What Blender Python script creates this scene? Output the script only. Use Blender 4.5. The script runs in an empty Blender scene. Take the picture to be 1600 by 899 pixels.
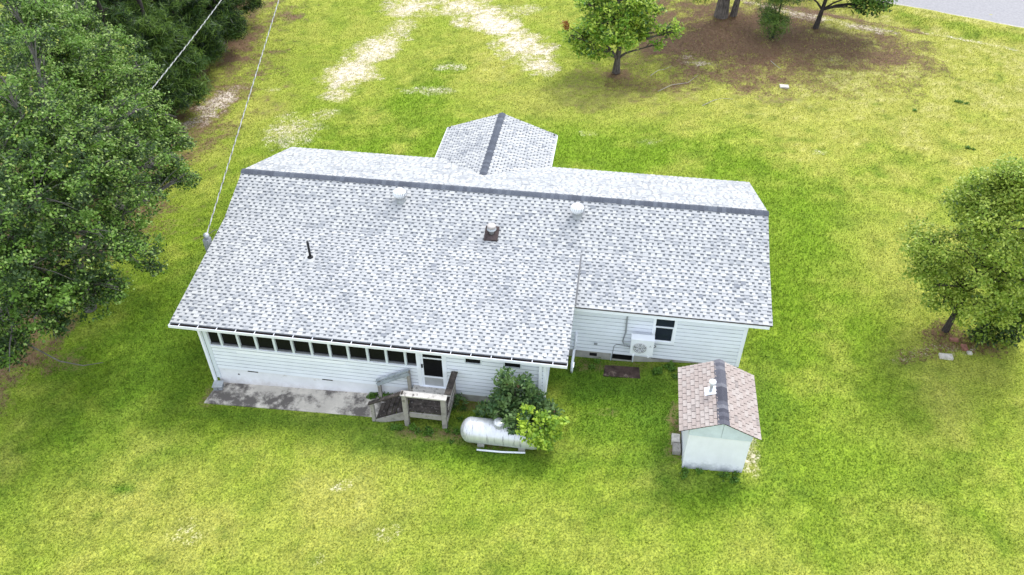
import bpy, math, random
import numpy as np
from mathutils import Vector, Matrix
R = math.radians
random.seed(7); RNG = np.random.default_rng(7)
sc = bpy.context.scene
COL = sc.collection

# ------------------------------------------------------------------ camera
cam_d = bpy.data.cameras.new("camera"); cam = bpy.data.objects.new("camera", cam_d); COL.objects.link(cam)
cam.location = (15.875, -28.12, 22.976)
YAW, PITCH = 0.1425, 0.7030
cam.rotation_euler = (math.pi/2 - PITCH, -0.001, YAW)
cam_d.sensor_fit = 'HORIZONTAL'; cam_d.sensor_width = 36.0
cam_d.lens = 36.0*1257.4/1600.0
cam_d.clip_start = 0.1; cam_d.clip_end = 2000
sc.camera = cam

# ------------------------------------------------------------------ light
SUN_EL, SUN_AZ = R(52), R(24)          # azimuth from +Y towards +X: the sun stands behind the house
w = bpy.data.worlds.new("World"); sc.world = w; w.use_nodes = True
nt = w.node_tree; nt.nodes.clear()
sky = nt.nodes.new("ShaderNodeTexSky"); sky.sky_type = 'NISHITA'; sky.sun_disc = False
sky.sun_elevation = SUN_EL; sky.sun_rotation = SUN_AZ; sky.dust_density = 2.0; sky.air_density = 1.0
bg = nt.nodes.new("ShaderNodeBackground"); bg.inputs[1].default_value = 0.15
wo = nt.nodes.new("ShaderNodeOutputWorld")
# thin bright overcast drawn over the blue: a cloud sheet with soft gaps
tcw = nt.nodes.new("ShaderNodeTexCoord"); cn = nt.nodes.new("ShaderNodeTexNoise"); cn.inputs["Scale"].default_value = 2.2; cn.inputs["Detail"].default_value = 6
nt.links.new(tcw.outputs["Generated"], cn.inputs["Vector"])
cr_ = nt.nodes.new("ShaderNodeMapRange"); cr_.inputs[1].default_value = .25; cr_.inputs[2].default_value = .6; cr_.inputs[3].default_value = .62; cr_.inputs[4].default_value = .92; nt.links.new(cn.outputs[0], cr_.inputs[0])
cm = nt.nodes.new("ShaderNodeMix"); cm.data_type = 'RGBA'; cm.inputs[7].default_value = (5.3, 5.7, 6.4, 1)
nt.links.new(cr_.outputs[0], cm.inputs[0]); nt.links.new(sky.outputs[0], cm.inputs[6]); nt.links.new(cm.outputs[2], bg.inputs[0]); nt.links.new(bg.outputs[0], wo.inputs[0])
sd = bpy.data.lights.new("sun", 'SUN'); sd.energy = 1.6; sd.angle = R(20); sd.color = (1.0, 0.965, 0.91)
so = bpy.data.objects.new("sun", sd); COL.objects.link(so)
sdir = Vector((math.sin(SUN_AZ)*math.cos(SUN_EL), math.cos(SUN_AZ)*math.cos(SUN_EL), math.sin(SUN_EL)))
so.rotation_euler = sdir.to_track_quat('Z', 'Y').to_euler(); so.location = (10, 40, 60)
sc.view_settings.view_transform = 'Standard'; sc.view_settings.look = 'None'
sc.view_settings.gamma = 1.0; sc.view_settings.exposure = 0.98

# ------------------------------------------------------------------ helpers
def tag(o, label=None, cat=None, group=None, kind=None):
    if label: o["label"] = label
    if cat: o["category"] = cat
    if group: o["group"] = group
    if kind: o["kind"] = kind
    return o
def empty(name, loc, label, cat, group=None, rz=0):
    o = bpy.data.objects.new(name, None); COL.objects.link(o); o.location = loc; o.rotation_euler = (0, 0, rz)
    o.empty_display_size = 0.2
    return tag(o, label, cat, group)
def link(name, me, parent=None):
    o = bpy.data.objects.new(name, me); COL.objects.link(o)
    if parent:
        o.parent = parent
        # shapes are written in world coordinates: undo the chain of parents' offsets
        M = Matrix.Identity(4); p = parent; ch = []
        while p: ch.append(p); p = p.parent
        for p in reversed(ch): M = M @ p.matrix_parent_inverse @ p.matrix_basis
        o.matrix_parent_inverse = M.inverted()
    return o

class MB:
    def __init__(s): s.v = []; s.f = []; s.m = []; s.sm = []
    def quad(s, a, b, c, d, m=0, smooth=False):
        n = len(s.v); s.v += [tuple(a), tuple(b), tuple(c), tuple(d)]; s.f.append((n, n+1, n+2, n+3)); s.m.append(m); s.sm.append(smooth)
    def poly(s, pts, m=0):
        n = len(s.v); s.v += [tuple(p) for p in pts]; s.f.append(tuple(range(n, n+len(pts)))); s.m.append(m); s.sm.append(False)
    def hexa(s, P, m=0):     # 8 points: bottom 0-3 (ccw from above), top 4-7
        n = len(s.v); s.v += [tuple(p) for p in P]
        for f in ((3, 2, 1, 0), (4, 5, 6, 7), (0, 1, 5, 4), (1, 2, 6, 5), (2, 3, 7, 6), (3, 0, 4, 7)):
            s.f.append(tuple(n+i for i in f)); s.m.append(m); s.sm.append(False)
    def box(s, x0, x1, y0, y1, z0, z1, m=0):
        s.hexa([(x0, y0, z0), (x1, y0, z0), (x1, y1, z0), (x0, y1, z0), (x0, y0, z1), (x1, y0, z1), (x1, y1, z1), (x0, y1, z1)], m)
    def beam(s, a, b, wd, ht, up=(0, 0, 1), m=0):    # box from a to b, wd across, ht along up
        a = Vector(a); b = Vector(b); d = (b-a).normalized(); up = Vector(up)
        r = d.cross(up).normalized(); u = r.cross(d).normalized()
        P = []
        for q in (-1, 1):
            for (c, e) in ((a, -1), (b, -1), (b, 1), (a, 1)):
                P.append(c + r*(-e*wd/2) + u*(q*ht/2))
        s.hexa(P, m)
    def tube(s, pts, rad, n=8, m=0, caps=True):
        pts = [Vector(p) for p in pts]
        if not hasattr(rad, '__len__'): rad = [rad]*len(pts)
        base = len(s.v); ref = Vector((0.31, 0.17, 0.93))
        for i, p in enumerate(pts):
            d = (pts[min(i+1, len(pts)-1)] - pts[max(i-1, 0)]).normalized()
            if abs(d.dot(ref)) > .97: rr = Vector((1, 0.1, 0))
            else: rr = ref
            x = d.cross(rr).normalized(); y = d.cross(x).normalized()
            for k in range(n):
                t = 2*math.pi*k/n; s.v.append(tuple(p + (x*math.cos(t)+y*math.sin(t))*rad[i]))
        for i in range(len(pts)-1):
            for k in range(n):
                a = base+i*n+k; b = base+i*n+(k+1) % n
                s.f.append((a, b, b+n, a+n)); s.m.append(m); s.sm.append(True)
        if caps:
            s.f.append(tuple(base+k for k in range(n))[::-1]); s.m.append(m); s.sm.append(False)
            e = base+(len(pts)-1)*n; s.f.append(tuple(e+k for k in range(n))); s.m.append(m); s.sm.append(False)
    def lathe(s, c, prof, n=20, m=0, axis='z', smooth=True):   # prof: (radius, height)
        base = len(s.v)
        for (r, h) in prof:
            for k in range(n):
                t = 2*math.pi*k/n; a, b = r*math.cos(t), r*math.sin(t)
                if axis == 'z': p = (c[0]+a, c[1]+b, c[2]+h)
                elif axis == 'x': p = (c[0]+h, c[1]+a, c[2]+b)
                else: p = (c[0]+b, c[1]+h, c[2]+a)
                s.v.append(p)
        for i in range(len(prof)-1):
            for k in range(n):
                a = base+i*n+k; b = base+i*n+(k+1) % n
                s.f.append((a, b, b+n, a+n)); s.m.append(m); s.sm.append(smooth)
        s.f.append(tuple(base+k for k in range(n))[::-1]); s.m.append(m); s.sm.append(False)
        e = base+(len(prof)-1)*n; s.f.append(tuple(e+k for k in range(n))); s.m.append(m); s.sm.append(False)
    def mesh(s, name, mats):
        me = bpy.data.meshes.new(name); me.from_pydata(s.v, [], s.f)
        if not isinstance(mats, (list, tuple)): mats = [mats]
        for m in mats: me.materials.append(m)
        me.polygons.foreach_set('material_index', s.m); me.polygons.foreach_set('use_smooth', s.sm); me.update()
        return me
    def build(s, name, mats, parent=None, label=None, kind=None):
        o = link(name, s.mesh(name, mats), parent)
        return tag(o, label, None, None, kind)

# value noise in numpy (for masks that belong to the ground itself)
_H = np.random.default_rng(3).random((256, 256))
def vnoise(x, y):
    xi = np.floor(x).astype(int); yi = np.floor(y).astype(int); fx = x-xi; fy = y-yi
    fx = fx*fx*(3-2*fx); fy = fy*fy*(3-2*fy)
    g = lambda a, b: _H[a % 256, b % 256]
    return (g(xi, yi)*(1-fx)+g(xi+1, yi)*fx)*(1-fy)+(g(xi, yi+1)*(1-fx)+g(xi+1, yi+1)*fx)*fy
def fbm(x, y, o=4):
    s = 0; a = .5; t = 0
    for i in range(o):
        s = s+a*vnoise(x+17.3*i, y-9.1*i); t += a; x = x*2.03; y = y*2.03; a *= .5
    return s/t

# ------------------------------------------------------------------ materials
def mat(name, col, rough=.7, var=.12, scale=4.0, col2=None, bump=0.0, bscale=40.0, metal=0.0, stain=None, sscale=2.0, sthr=.55, spec=.3, stretch=None):
    m = bpy.data.materials.new(name); m.use_nodes = True; n = m.node_tree.nodes; l = m.node_tree.links
    p = n["Principled BSDF"]; p.inputs["Roughness"].default_value = rough; p.inputs["Metallic"].default_value = metal
    p.inputs["Specular IOR Level"].default_value = spec
    tc = n.new("ShaderNodeNewGeometry"); vec = tc.outputs["Position"]
    if stretch:
        mp = n.new("ShaderNodeMapping"); mp.inputs["Scale"].default_value = stretch; l.new(vec, mp.inputs[0]); vec = mp.outputs[0]
    nz = n.new("ShaderNodeTexNoise"); nz.inputs["Scale"].default_value = scale; nz.inputs["Detail"].default_value = 5; nz.inputs["Roughness"].default_value = .65
    l.new(vec, nz.inputs["Vector"])
    mx = n.new("ShaderNodeMix"); mx.data_type = 'RGBA'
    c2 = col2 if col2 else tuple(c*(1-var*2) for c in col); c1 = col if col2 else tuple(min(1, c*(1+var*.6)) for c in col)
    mx.inputs[6].default_value = (*c2, 1); mx.inputs[7].default_value = (*c1, 1)
    rp = n.new("ShaderNodeValToRGB"); rp.color_ramp.elements[0].position = .35; rp.color_ramp.elements[1].position = .65
    l.new(nz.outputs[0], rp.inputs[0]); l.new(rp.outputs[0], mx.inputs[0])
    out = mx.outputs[2]
    if stain:
        n2 = n.new("ShaderNodeTexNoise"); n2.inputs["Scale"].default_value = sscale; n2.inputs["Detail"].default_value = 7; n2.inputs["Roughness"].default_value = .7
        l.new(vec, n2.inputs["Vector"])
        r2 = n.new("ShaderNodeValToRGB"); r2.color_ramp.elements[0].position = sthr; r2.color_ramp.elements[1].position = sthr+.12
        l.new(n2.outputs[0], r2.inputs[0])
        m2 = n.new("ShaderNodeMix"); m2.data_type = 'RGBA'; l.new(r2.outputs[0], m2.inputs[0]); l.new(out, m2.inputs[6]); m2.inputs[7].default_value = (*stain, 1)
        out = m2.outputs[2]
    l.new(out, p.inputs["Base Color"])
    if bump:
        n3 = n.new("ShaderNodeTexNoise"); n3.inputs["Scale"].default_value = bscale; n3.inputs["Detail"].default_value = 4; l.new(vec, n3.inputs["Vector"])
        b = n.new("ShaderNodeBump"); b.inputs["Strength"].default_value = bump; b.inputs["Distance"].default_value = .02
        l.new(n3.outputs[0], b.inputs["Height"]); l.new(b.outputs[0], p.inputs["Normal"])
    return m

SH = [mat("shingle_pale", (0.417, 0.424, 0.431), .9, .05, 60, bump=.2, bscale=120),
      mat("shingle_white", (0.486, 0.489, 0.485), .9, .05, 60, bump=.2, bscale=120),
      mat("shingle_blue_grey", (0.327, 0.339, 0.357), .9, .06, 60, bump=.2, bscale=120),
      mat("shingle_mid_grey", (0.233, 0.247, 0.272), .9, .08, 60, bump=.2, bscale=120),
      mat("shingle_base", (0.425, 0.431, 0.436), .9, .06, 30, bump=.2, bscale=120),
      mat("shingle_dark_band", (0.132, 0.143, 0.158), .9, .12, 30)]
RIDGE = [mat("ridge_slate", (0.1, 0.112, 0.14), .9, .15, 30, bump=.4, bscale=100),
         mat("ridge_slate_pale", (0.125, 0.14, 0.17), .9, .15, 30, bump=.4, bscale=100),
         mat("ridge_slate_dark", (0.085, 0.095, 0.12), .9, .15, 30, bump=.4, bscale=100)]
SRID = [mat("shed_ridge", (0.12, 0.12, 0.145), .9, .15, 30, bump=.4, bscale=100), mat("shed_ridge_pale", (0.185, 0.185, 0.21), .9, .15, 30, bump=.4, bscale=100), mat("shed_ridge_dark", (0.08, 0.08, 0.1), .9, .15, 30, bump=.4, bscale=100)]
TAN = [mat("tab_rose", (0.4, 0.335, 0.305), .9, .12, 20, bump=.4, bscale=100),
       mat("tab_sand", (0.435, 0.38, 0.35), .9, .10, 20, bump=.4, bscale=100),
       mat("tab_brown", (0.325, 0.28, 0.26), .9, .14, 20, bump=.4, bscale=100),
       mat("tab_slot", (.05, .037, .035), .9, .1, 20)]
M_side = mat("siding_paint", (.83, .865, .935), .55, .03, 1.2, bump=.05, bscale=30)
M_sidenew = mat("siding_paint_new", (.90, .925, .98), .5, .01, 1.0)
M_seam = mat("seam_shade_grime", (.45, .48, .53), .8, .15, 3)  # lap shadow lines and dirt between siding boards, put into the colour
M_trim = mat("trim_white", (.84, .87, .93), .5, .03, 2.0)
M_trimg = mat("trim_grey_green", (.69, .745, .78), .55, .05, 2.0)
M_found = mat("foundation_paint", (.79, .80, .83), .8, .05, 1.5, stain=(.45, .42, .37), sscale=1.6, sthr=.60, bump=.2, bscale=20)
M_block = mat("foundation_block", (.42, .41, .38), .9, .12, 2.5, stain=(.25, .23, .2), sscale=2.2, sthr=.56, bump=.3, bscale=20)
M_dark = mat("dark_void", (.012, .012, .012), .9, .1, 3)
M_pane = mat("window_glass", (.010, .010, .011), .25, .1, 3, spec=.12)
M_pane2 = mat("window_glass_blue", (.02, .025, .04), .12, .1, 3, spec=.3)
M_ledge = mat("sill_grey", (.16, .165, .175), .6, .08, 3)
M_gut = mat("gutter_white", (.82, .84, .89), .45, .04, 3.0)
M_lit = mat("gutter_litter", (.035, .024, .021), .95, .4, 9, col2=(.012, .009, .009), stain=(.16, .10, .085), sscale=5, sthr=.6)
M_metal = mat("galvanised", (.50, .52, .54), .4, .1, 6, metal=.35)
M_rust = mat("rust_cap", (.50, .46, .43), .7, .1, 5, stain=(.30, .16, .09), sscale=7, sthr=.62)
M_flash = mat("flashing_brown", (.075, .055, .055), .8, .3, 6)
M_black = mat("black_pipe", (.012, .013, .016), .5, .1, 6)
M_wood = mat("grey_wood", (0.37, 0.345, 0.31), .85, .2, 3, bump=.3, bscale=30, stain=(.13, .115, .10), sscale=3.0, sthr=.55)
M_woodw = mat("bleached_wood", (.56, .53, .49), .85, .12, 3, bump=.3, bscale=30, stain=(.035, .028, .025), sscale=5.5, sthr=.545)
M_wooddk = mat("mossy_wood", (.07, .058, .05), .85, .35, 5, bump=.5, bscale=30, stain=(.50, .47, .44), sscale=8.0, sthr=.59)
M_woodb = mat("blue_grey_wood", (.36, .40, .44), .8, .14, 3, bump=.2, bscale=30, stain=(.58, .60, .62), sscale=2.5, sthr=.56)
M_slab = mat("slab_concrete", (.60, .55, .48), .9, .12, 1.3, bump=.3, bscale=25, stain=(.13, .115, .105), sscale=1.0, sthr=.47)
M_tank = mat("tank_paint", (.70, .71, .73), .36, .06, 2.5, metal=.45, stain=(.30, .30, .33), sscale=3.2, sthr=.545, stretch=(3.5, 1, .5))
M_shedw = mat("shed_paint", (.88, .89, .95), .6, .04, 1.5, stain=(.50, .52, .54), sscale=2.6, sthr=.66, stretch=(1, 1, .6))
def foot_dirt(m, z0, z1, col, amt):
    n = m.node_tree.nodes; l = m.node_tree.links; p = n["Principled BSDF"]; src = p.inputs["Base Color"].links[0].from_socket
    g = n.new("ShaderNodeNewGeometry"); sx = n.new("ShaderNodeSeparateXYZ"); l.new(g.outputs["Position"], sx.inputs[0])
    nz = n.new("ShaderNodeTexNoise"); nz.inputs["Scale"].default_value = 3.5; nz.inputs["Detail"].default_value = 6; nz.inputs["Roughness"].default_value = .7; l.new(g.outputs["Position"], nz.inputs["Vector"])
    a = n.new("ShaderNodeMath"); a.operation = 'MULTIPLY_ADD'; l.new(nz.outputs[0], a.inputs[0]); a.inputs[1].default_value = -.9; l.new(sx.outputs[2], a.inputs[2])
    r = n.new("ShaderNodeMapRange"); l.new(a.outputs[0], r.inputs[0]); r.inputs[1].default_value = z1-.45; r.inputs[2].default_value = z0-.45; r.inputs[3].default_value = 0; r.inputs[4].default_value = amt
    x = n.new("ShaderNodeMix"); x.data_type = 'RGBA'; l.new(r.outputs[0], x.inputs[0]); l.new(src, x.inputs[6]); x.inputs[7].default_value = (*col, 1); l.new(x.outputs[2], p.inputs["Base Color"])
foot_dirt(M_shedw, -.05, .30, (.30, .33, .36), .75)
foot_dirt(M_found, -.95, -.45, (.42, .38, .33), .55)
M_shedg = mat("shed_gable_paint", (.66, .735, .80), .6, .06, 3, stain=(.30, .32, .33), sscale=6, sthr=.66)
M_ac = mat("appliance_white", (.84, .86, .90), .4, .02, 2)
M_grill = mat("fan_grille", (.42, .42, .40), .5, .05, 4)
M_grey = mat("conduit_grey", (.30, .32, .34), .6, .1, 4)
M_ply = mat("stained_plywood", (.085, .055, .046), .9, .3, 3, bump=.3, bscale=20, stain=(.34, .26, .21), sscale=2.2, sthr=.60)
M_asph = mat("asphalt", (.34, .33, .34), .9, .12, 6, bump=.3, bscale=30, col2=(.26, .255, .265))
M_brick = mat("red_brick", (.32, .15, .11), .9, .2, 8, bump=.3)
M_stone = mat("pale_stone", (.60, .56, .50), .9, .15, 8, bump=.3)
M_twig = mat("bleached_twig", (.50, .45, .41), .9, .15, 8)
M_bark = mat("bark_grey", (.15, .13, .115), .95, .3, 5, bump=.8, bscale=14, stretch=(3, 3, .7))
M_barkd = mat("bark_dark", (.065, .055, .05), .95, .3, 5, bump=.8, bscale=14, stretch=(3, 3, .7))
M_barkp = mat("bark_pine", (.20, .17, .15), .95, .35, 6, bump=1.0, bscale=12, stretch=(3, 3, .7), stain=(.05, .045, .04), sscale=3, sthr=.52)
M_wire = mat("wire_grey", (.55, .56, .56), .5, .1, 3)
M_wired = mat("wire_dark", (.10, .10, .10), .5, .1, 3)

def leafmat(name, col, tr=.35, rough=.45):
    m = bpy.data.materials.new(name); m.use_nodes = True; n = m.node_tree.nodes; l = m.node_tree.links
    p = n["Principled BSDF"]; p.inputs["Roughness"].default_value = rough; p.inputs["Specular IOR Level"].default_value = .35
    g = n.new("ShaderNodeNewGeometry"); nz = n.new("ShaderNodeTexNoise"); nz.inputs["Scale"].default_value = 1.7; nz.inputs["Detail"].default_value = 4
    l.new(g.outputs["Position"], nz.inputs["Vector"])
    mx = n.new("ShaderNodeMix"); mx.data_type = 'RGBA'
    mx.inputs[6].default_value = (col[0]*.6, col[1]*.66, col[2]*.7, 1); mx.inputs[7].default_value = (col[0]*1.35, col[1]*1.28, col[2]*1.1, 1)
    l.new(nz.outputs[0], mx.inputs[0]); l.new(mx.outputs[2], p.inputs["Base Color"])
    t = n.new("ShaderNodeBsdfTranslucent"); l.new(mx.outputs[2], t.inputs[0])
    ms = n.new("ShaderNodeMixShader"); ms.inputs[0].default_value = tr
    l.new(p.outputs[0], ms.inputs[1]); l.new(t.outputs[0], ms.inputs[2]); l.new(ms.outputs[0], n["Material Output"].inputs[0])
    return m
LV_oak = [leafmat("oak_leaf", (0.16, 0.295, 0.05)), leafmat("oak_leaf_pale", (0.36, 0.5, 0.15)), leafmat("oak_leaf_deep", (0.045, 0.09, 0.026)), leafmat("oak_leaf_yellow", (0.42, 0.46, 0.1))]
LV_pine = [leafmat("pine_needle", (0.06, 0.125, 0.03)), leafmat("pine_needle_light", (0.15, 0.25, 0.045)), leafmat("pine_needle_deep", (.018, .042, .016))]
LV_right = [leafmat("young_leaf", (0.26, 0.38, 0.05)), leafmat("young_leaf_pale", (0.46, 0.56, 0.11)), leafmat("young_leaf_deep", (0.085, 0.15, 0.03))]
LV_mid = [leafmat("maple_leaf", (0.22, 0.4, 0.05)), leafmat("maple_leaf_bright", (0.48, 0.62, 0.1)), leafmat("maple_leaf_deep", (0.08, 0.17, 0.04)), leafmat("maple_leaf_rust", (.36, .17, .04))]
LV_low = [leafmat("dense_leaf", (.045, .085, .022)), leafmat("dense_leaf_deep", (.025, .05, .015))]
LV_bush = [leafmat("bush_leaf", (0.055, 0.12, 0.04)), leafmat("bush_leaf_mid", (0.15, 0.25, 0.08)), leafmat("bush_leaf_rust", (.13, .07, .035))]
LV_vine = [leafmat("vine_leaf", (0.46, 0.62, 0.07)), leafmat("vine_leaf_green", (0.24, 0.4, 0.05))]

# ------------------------------------------------------------------ ground
def ground_z(x):
    return np.interp(x, [-8, 1.1, 10.8, 15, 18.5, 21.5, 30], [-1.1, -.95, -.41, -.42, -.2, -.03, 0.])
def dip(x, y): return -.13*np.exp(-((x-17.2)/1.5)**2)*np.clip((y+6.0)/1.0, 0, 1)
def gz(x): return float(ground_z(x))

def blob(x, y, cx, cy, rx, ry, rot=0., nz=None, edge=.55):
    c, s = math.cos(R(rot)), math.sin(R(rot)); dx, dy = x-cx, y-cy
    u = (dx*c+dy*s)/rx; v = (-dx*s+dy*c)/ry; d = np.sqrt(u*u+v*v)
    if nz is not None: d = d+nz
    return np.clip((1.0+edge/2-d)/edge, 0, 1)
def ground_masks(x, y):
    n1 = fbm(x*.55+5, y*.55, 5)-.5; n2 = fbm(x*1.6+31, y*1.6+7, 4)-.5; n3 = fbm(x*5+3, y*5+2, 3)-.5
    q = n1*1.5+n2*1.1
    B = lambda *a, **k: blob(x, y, *a, nz=q, **k)
    sand = np.zeros_like(x)
    for (cx, cy, rx, ry, rot, st) in [
        (-9.2, 15.2, .75, 2.0, -6, .95), (-9.9, 12.2, .35, .8, 10, .6), (-3.5, 12.4, 1.5, 1.5, -25, .5), (-2.0, 14.6, .7, .6, 0, .38),
        (-1.9, 17.3, .8, .7, 0, .62), (-1.9, 20.4, 1.3, 1.9, -8, .95), (-1.3, 24.6, 1.25, 2.6, -10, 1.0), (-.6, 28.5, 1.0, 2.0, -10, .55), (-.6, 32.3, 1.6, 1.8, 0, .95), (-1.0, 37, 1.8, 3.5, 0, .9),
        (10.6, 21.9, .9, 1.3, 30, .95), (8.6, 25.0, 1.5, 2.4, 35, 1.05), (6.0, 29.3, 1.5, 3.2, 33, 1.05), (3.4, 32.8, 1.4, 2.4, 30, .8), (7.6, 31.5, 1.8, 1.5, 0, .45), (2.5, 37, 3.0, 3.5, 0, .9),
        (4.4, 21.8, .9, .5, 0, .5), (4.2, 18.3, 1.5, .5, 0, .48), (21.2, 23.2, .9, .35, -10, .7), (20.2, 24.2, .5, .3, 0, .55), (-6.5, 17.5, .6, .3, 0, .4),
        (29.0, 32.4, 3.2, .55, -22, .9), (32.6, 30.8, 1.9, .45, -18, .8), (26, 34.2, 2.5, .6, -20, .6), (29.6, 24.8, .35, .3, 0, .5),
        (40.5, 29.9, 3.5, .22, -22, .55), (36.5, 31.2, 1.2, .2, -20, .5),
        (21.72, -9.3, .22, .7, 0, .62), (21.9, -8.6, .16, .4, 0, .45), (29.2, -2.9, .9, .5, 20, .3), (30.5, -2.6, .9, .4, 0, .3), (7.6, -12.0, .5, .35, 0, .3), (2.8, -14.5, .7, .5, 0, .22), (7.7, -15.0, .6, .4, 0, .22), (14.4, 13.6, .5, .3, 0, .35), (18, 13.0, .6, .3, 0, .3), (27, 12.5, .5, .35, 0, .35), (9.6, -13.8, .4, .4, 0, .4)]:
        sand = np.maximum(sand, .9*st*B(cx, cy, rx*1.08, ry*1.05, rot, edge=1.15))
    bark = np.zeros_like(x)
    for (cx, cy, rx, ry, rot, st) in [(-16.2, 21, 6.6, 26, 6, 1.0), (-9.0, 16.0, 1.4, 3.2, 0, .75), (-12.2, -6, 4.2, 6, 0, 1.0), (-8.6, -10.0, 1.7, 1.2, 0, .75), (23.5, 28.5, 6.8, 6.6, -10, 1.0), (29.5, 27.2, 5.6, 3.8, -10, .85), (20.0, 24.5, 4.5, 3.6, 0, .6), (15.8, 20.2, 4.6, 2.8, 0, .50), (24, 22.3, 8, 3.0, -6, .50), (14.5, 17.2, 2.5, 1.5, 0, .34), (32.5, 25, 4, 3, -10, .4),
        (15.9, 21.3, 1.2, .9, 0, .75), (30.2, -1.9, 1.2, .8, 0, .58), (31.3, -2.2, 1.2, .6, 0, .5), (29.3, -2.9, 1.2, .7, 20, .38), (30.2, 33.4, 5.5, .9, -20, .9), (10.6, -7.95, 4.5, .35, 2, .55), (9.6, -9.5, 1.6, .4, 0, .6), (13, -9.4, 2.2, .5, 0, .6), (17, -5.1, 2.6, .35, 2, .42), (.95, -8.4, .35, .8, 0, .5), (19.1, -8.6, .3, 1.5, 0, .6), (-5.5, 33.8, .7, .4, 0, .7), (35.5, 31.4, 3.0, .5, -22, .6)]:
        bark = np.maximum(bark, st*B(cx, cy, rx, ry, rot, edge=1.15 if rx > 2 else .8))
    dry = np.clip(-.04+.22*np.clip((y-2)/14, 0, 1)+.36*np.clip((y-6)/14, 0, 1)*np.clip((x-17)/8, 0, 1)+.25*np.clip((x-22)/8, 0, 1)+n1*1.0+n2*.6+.10+.22*np.clip((-9.5-y)/4, 0, 1), 0, 1)
    for (cx, cy, rx, ry, rot, st) in [(0, -13.5, 2.6, 1.8, 10, .75), (3, -14.5, 2.2, 1.4, 0, .7), (7.8, -12.8, 2.2, 2.2, 0, .75), (-1, -12.2, 1.2, .8, 0, .6), (11.5, 17.5, 3.5, 2.5, 0, .7), (24, 18, 6, 2.6, -10, .8), (-6.5, 14.5, 2.0, 3.0, 0, .7), (16.5, 18.5, 4.5, 2.8, 0, .75), (6.8, 22.5, 3, 4, 30, .8), (29, 3, 1.8, 3.5, 10, .6), (30.2, -3.6, 2.2, 1.0, 0, .5), (-7.2, 9.2, 1.5, 1.6, 0, .55)]:
        dry = np.maximum(dry, st*B(cx, cy, rx, ry, rot, edge=.9))
    lush = np.zeros_like(x)
    for (cx, cy, rx, ry, rot, st) in [(11, 11, 13, 3.0, 0, .9), (3.5, 16.5, 1.4, 8, -10, .9), (24.5, 4, 3, 8, 0, .9), (20, -11.2, 2.0, .7, 0, 1.0), (12.5, -10.3, 3, .6, 0, .8), (18, -7.5, 3.5, 2, 0, .8), (-2.5, -6, 4, 7, 0, .8), (-2, 3, 2.2, 9, 5, .6), (26, -9, 3, 5, 0, .55), (-.15, -13.05, .38, .22, 5, 1.0), (41, 31.5, 6, .7, -22, .8)]:
        lush = np.maximum(lush, st*B(cx, cy, rx, ry, rot, edge=1.0))
    dry = np.maximum(dry, np.clip(sand*1.6, 0, .9)); dry = dry*(1-.75*lush)
    return np.clip(sand, 0, 1), np.clip(bark, 0, 1), dry, lush, n1, n2, n3
GREEN = np.array([0.238, 0.328, 0.034]); LUSH = np.array([0.180, 0.300, 0.021]); YEL = np.array([0.375, 0.392, 0.078]); STRAW = np.array([0.460, 0.420, 0.210]); DEEP = np.array([0.135, 0.225, 0.024])
BARK = np.array([.125, .075, .05]); SAND = np.array([.74, .66, .55])
def turf_shade(x, y):      # shade beside buildings, tank and left oaks put into turf colour, plus one dark patch
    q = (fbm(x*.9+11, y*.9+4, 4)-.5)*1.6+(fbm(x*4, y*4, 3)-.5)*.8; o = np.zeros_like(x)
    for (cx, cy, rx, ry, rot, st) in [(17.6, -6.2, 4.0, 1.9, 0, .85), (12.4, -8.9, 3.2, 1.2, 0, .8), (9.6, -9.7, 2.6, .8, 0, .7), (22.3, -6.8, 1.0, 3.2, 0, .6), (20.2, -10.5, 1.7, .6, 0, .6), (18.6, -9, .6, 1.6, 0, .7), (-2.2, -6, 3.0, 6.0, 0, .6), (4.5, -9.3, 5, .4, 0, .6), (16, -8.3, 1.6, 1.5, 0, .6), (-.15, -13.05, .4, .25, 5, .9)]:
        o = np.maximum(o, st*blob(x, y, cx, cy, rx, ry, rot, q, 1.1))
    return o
SHADE_GREEN = np.array([.075, .175, .016])  # green of the shade painted into the turf
def grass_col(dry, lush, n1, n2, n3, deep=None):
    e = lambda a: a[:, None]
    c = GREEN*(1-e(lush))+LUSH*e(lush)
    c = c*(1-e(np.clip(dry*1.25, 0, 1)))+YEL*e(np.clip(dry*1.25, 0, 1))
    k = np.clip((dry-.85)*1.4+n3*1.1, 0, .5); c = c*(1-e(k))+STRAW*e(k)
    k = np.clip(-n2*2.2-.22, 0, .7); c = c*(1-e(k))+DEEP*e(k)
    if deep is not None: c = c*(1-e(deep*.85))+SHADE_GREEN*e(deep*.85)
    return c*e(np.clip(1+.5*n3+.4*n2, .7, 1.35))
def col_attr(me, name, cols, dom='POINT'):
    a = me.color_attributes.new(name, 'FLOAT_COLOR', dom)
    a.data.foreach_set('color', np.concatenate([cols, np.ones((len(cols), 1))], 1).astype(np.float32).ravel())

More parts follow.
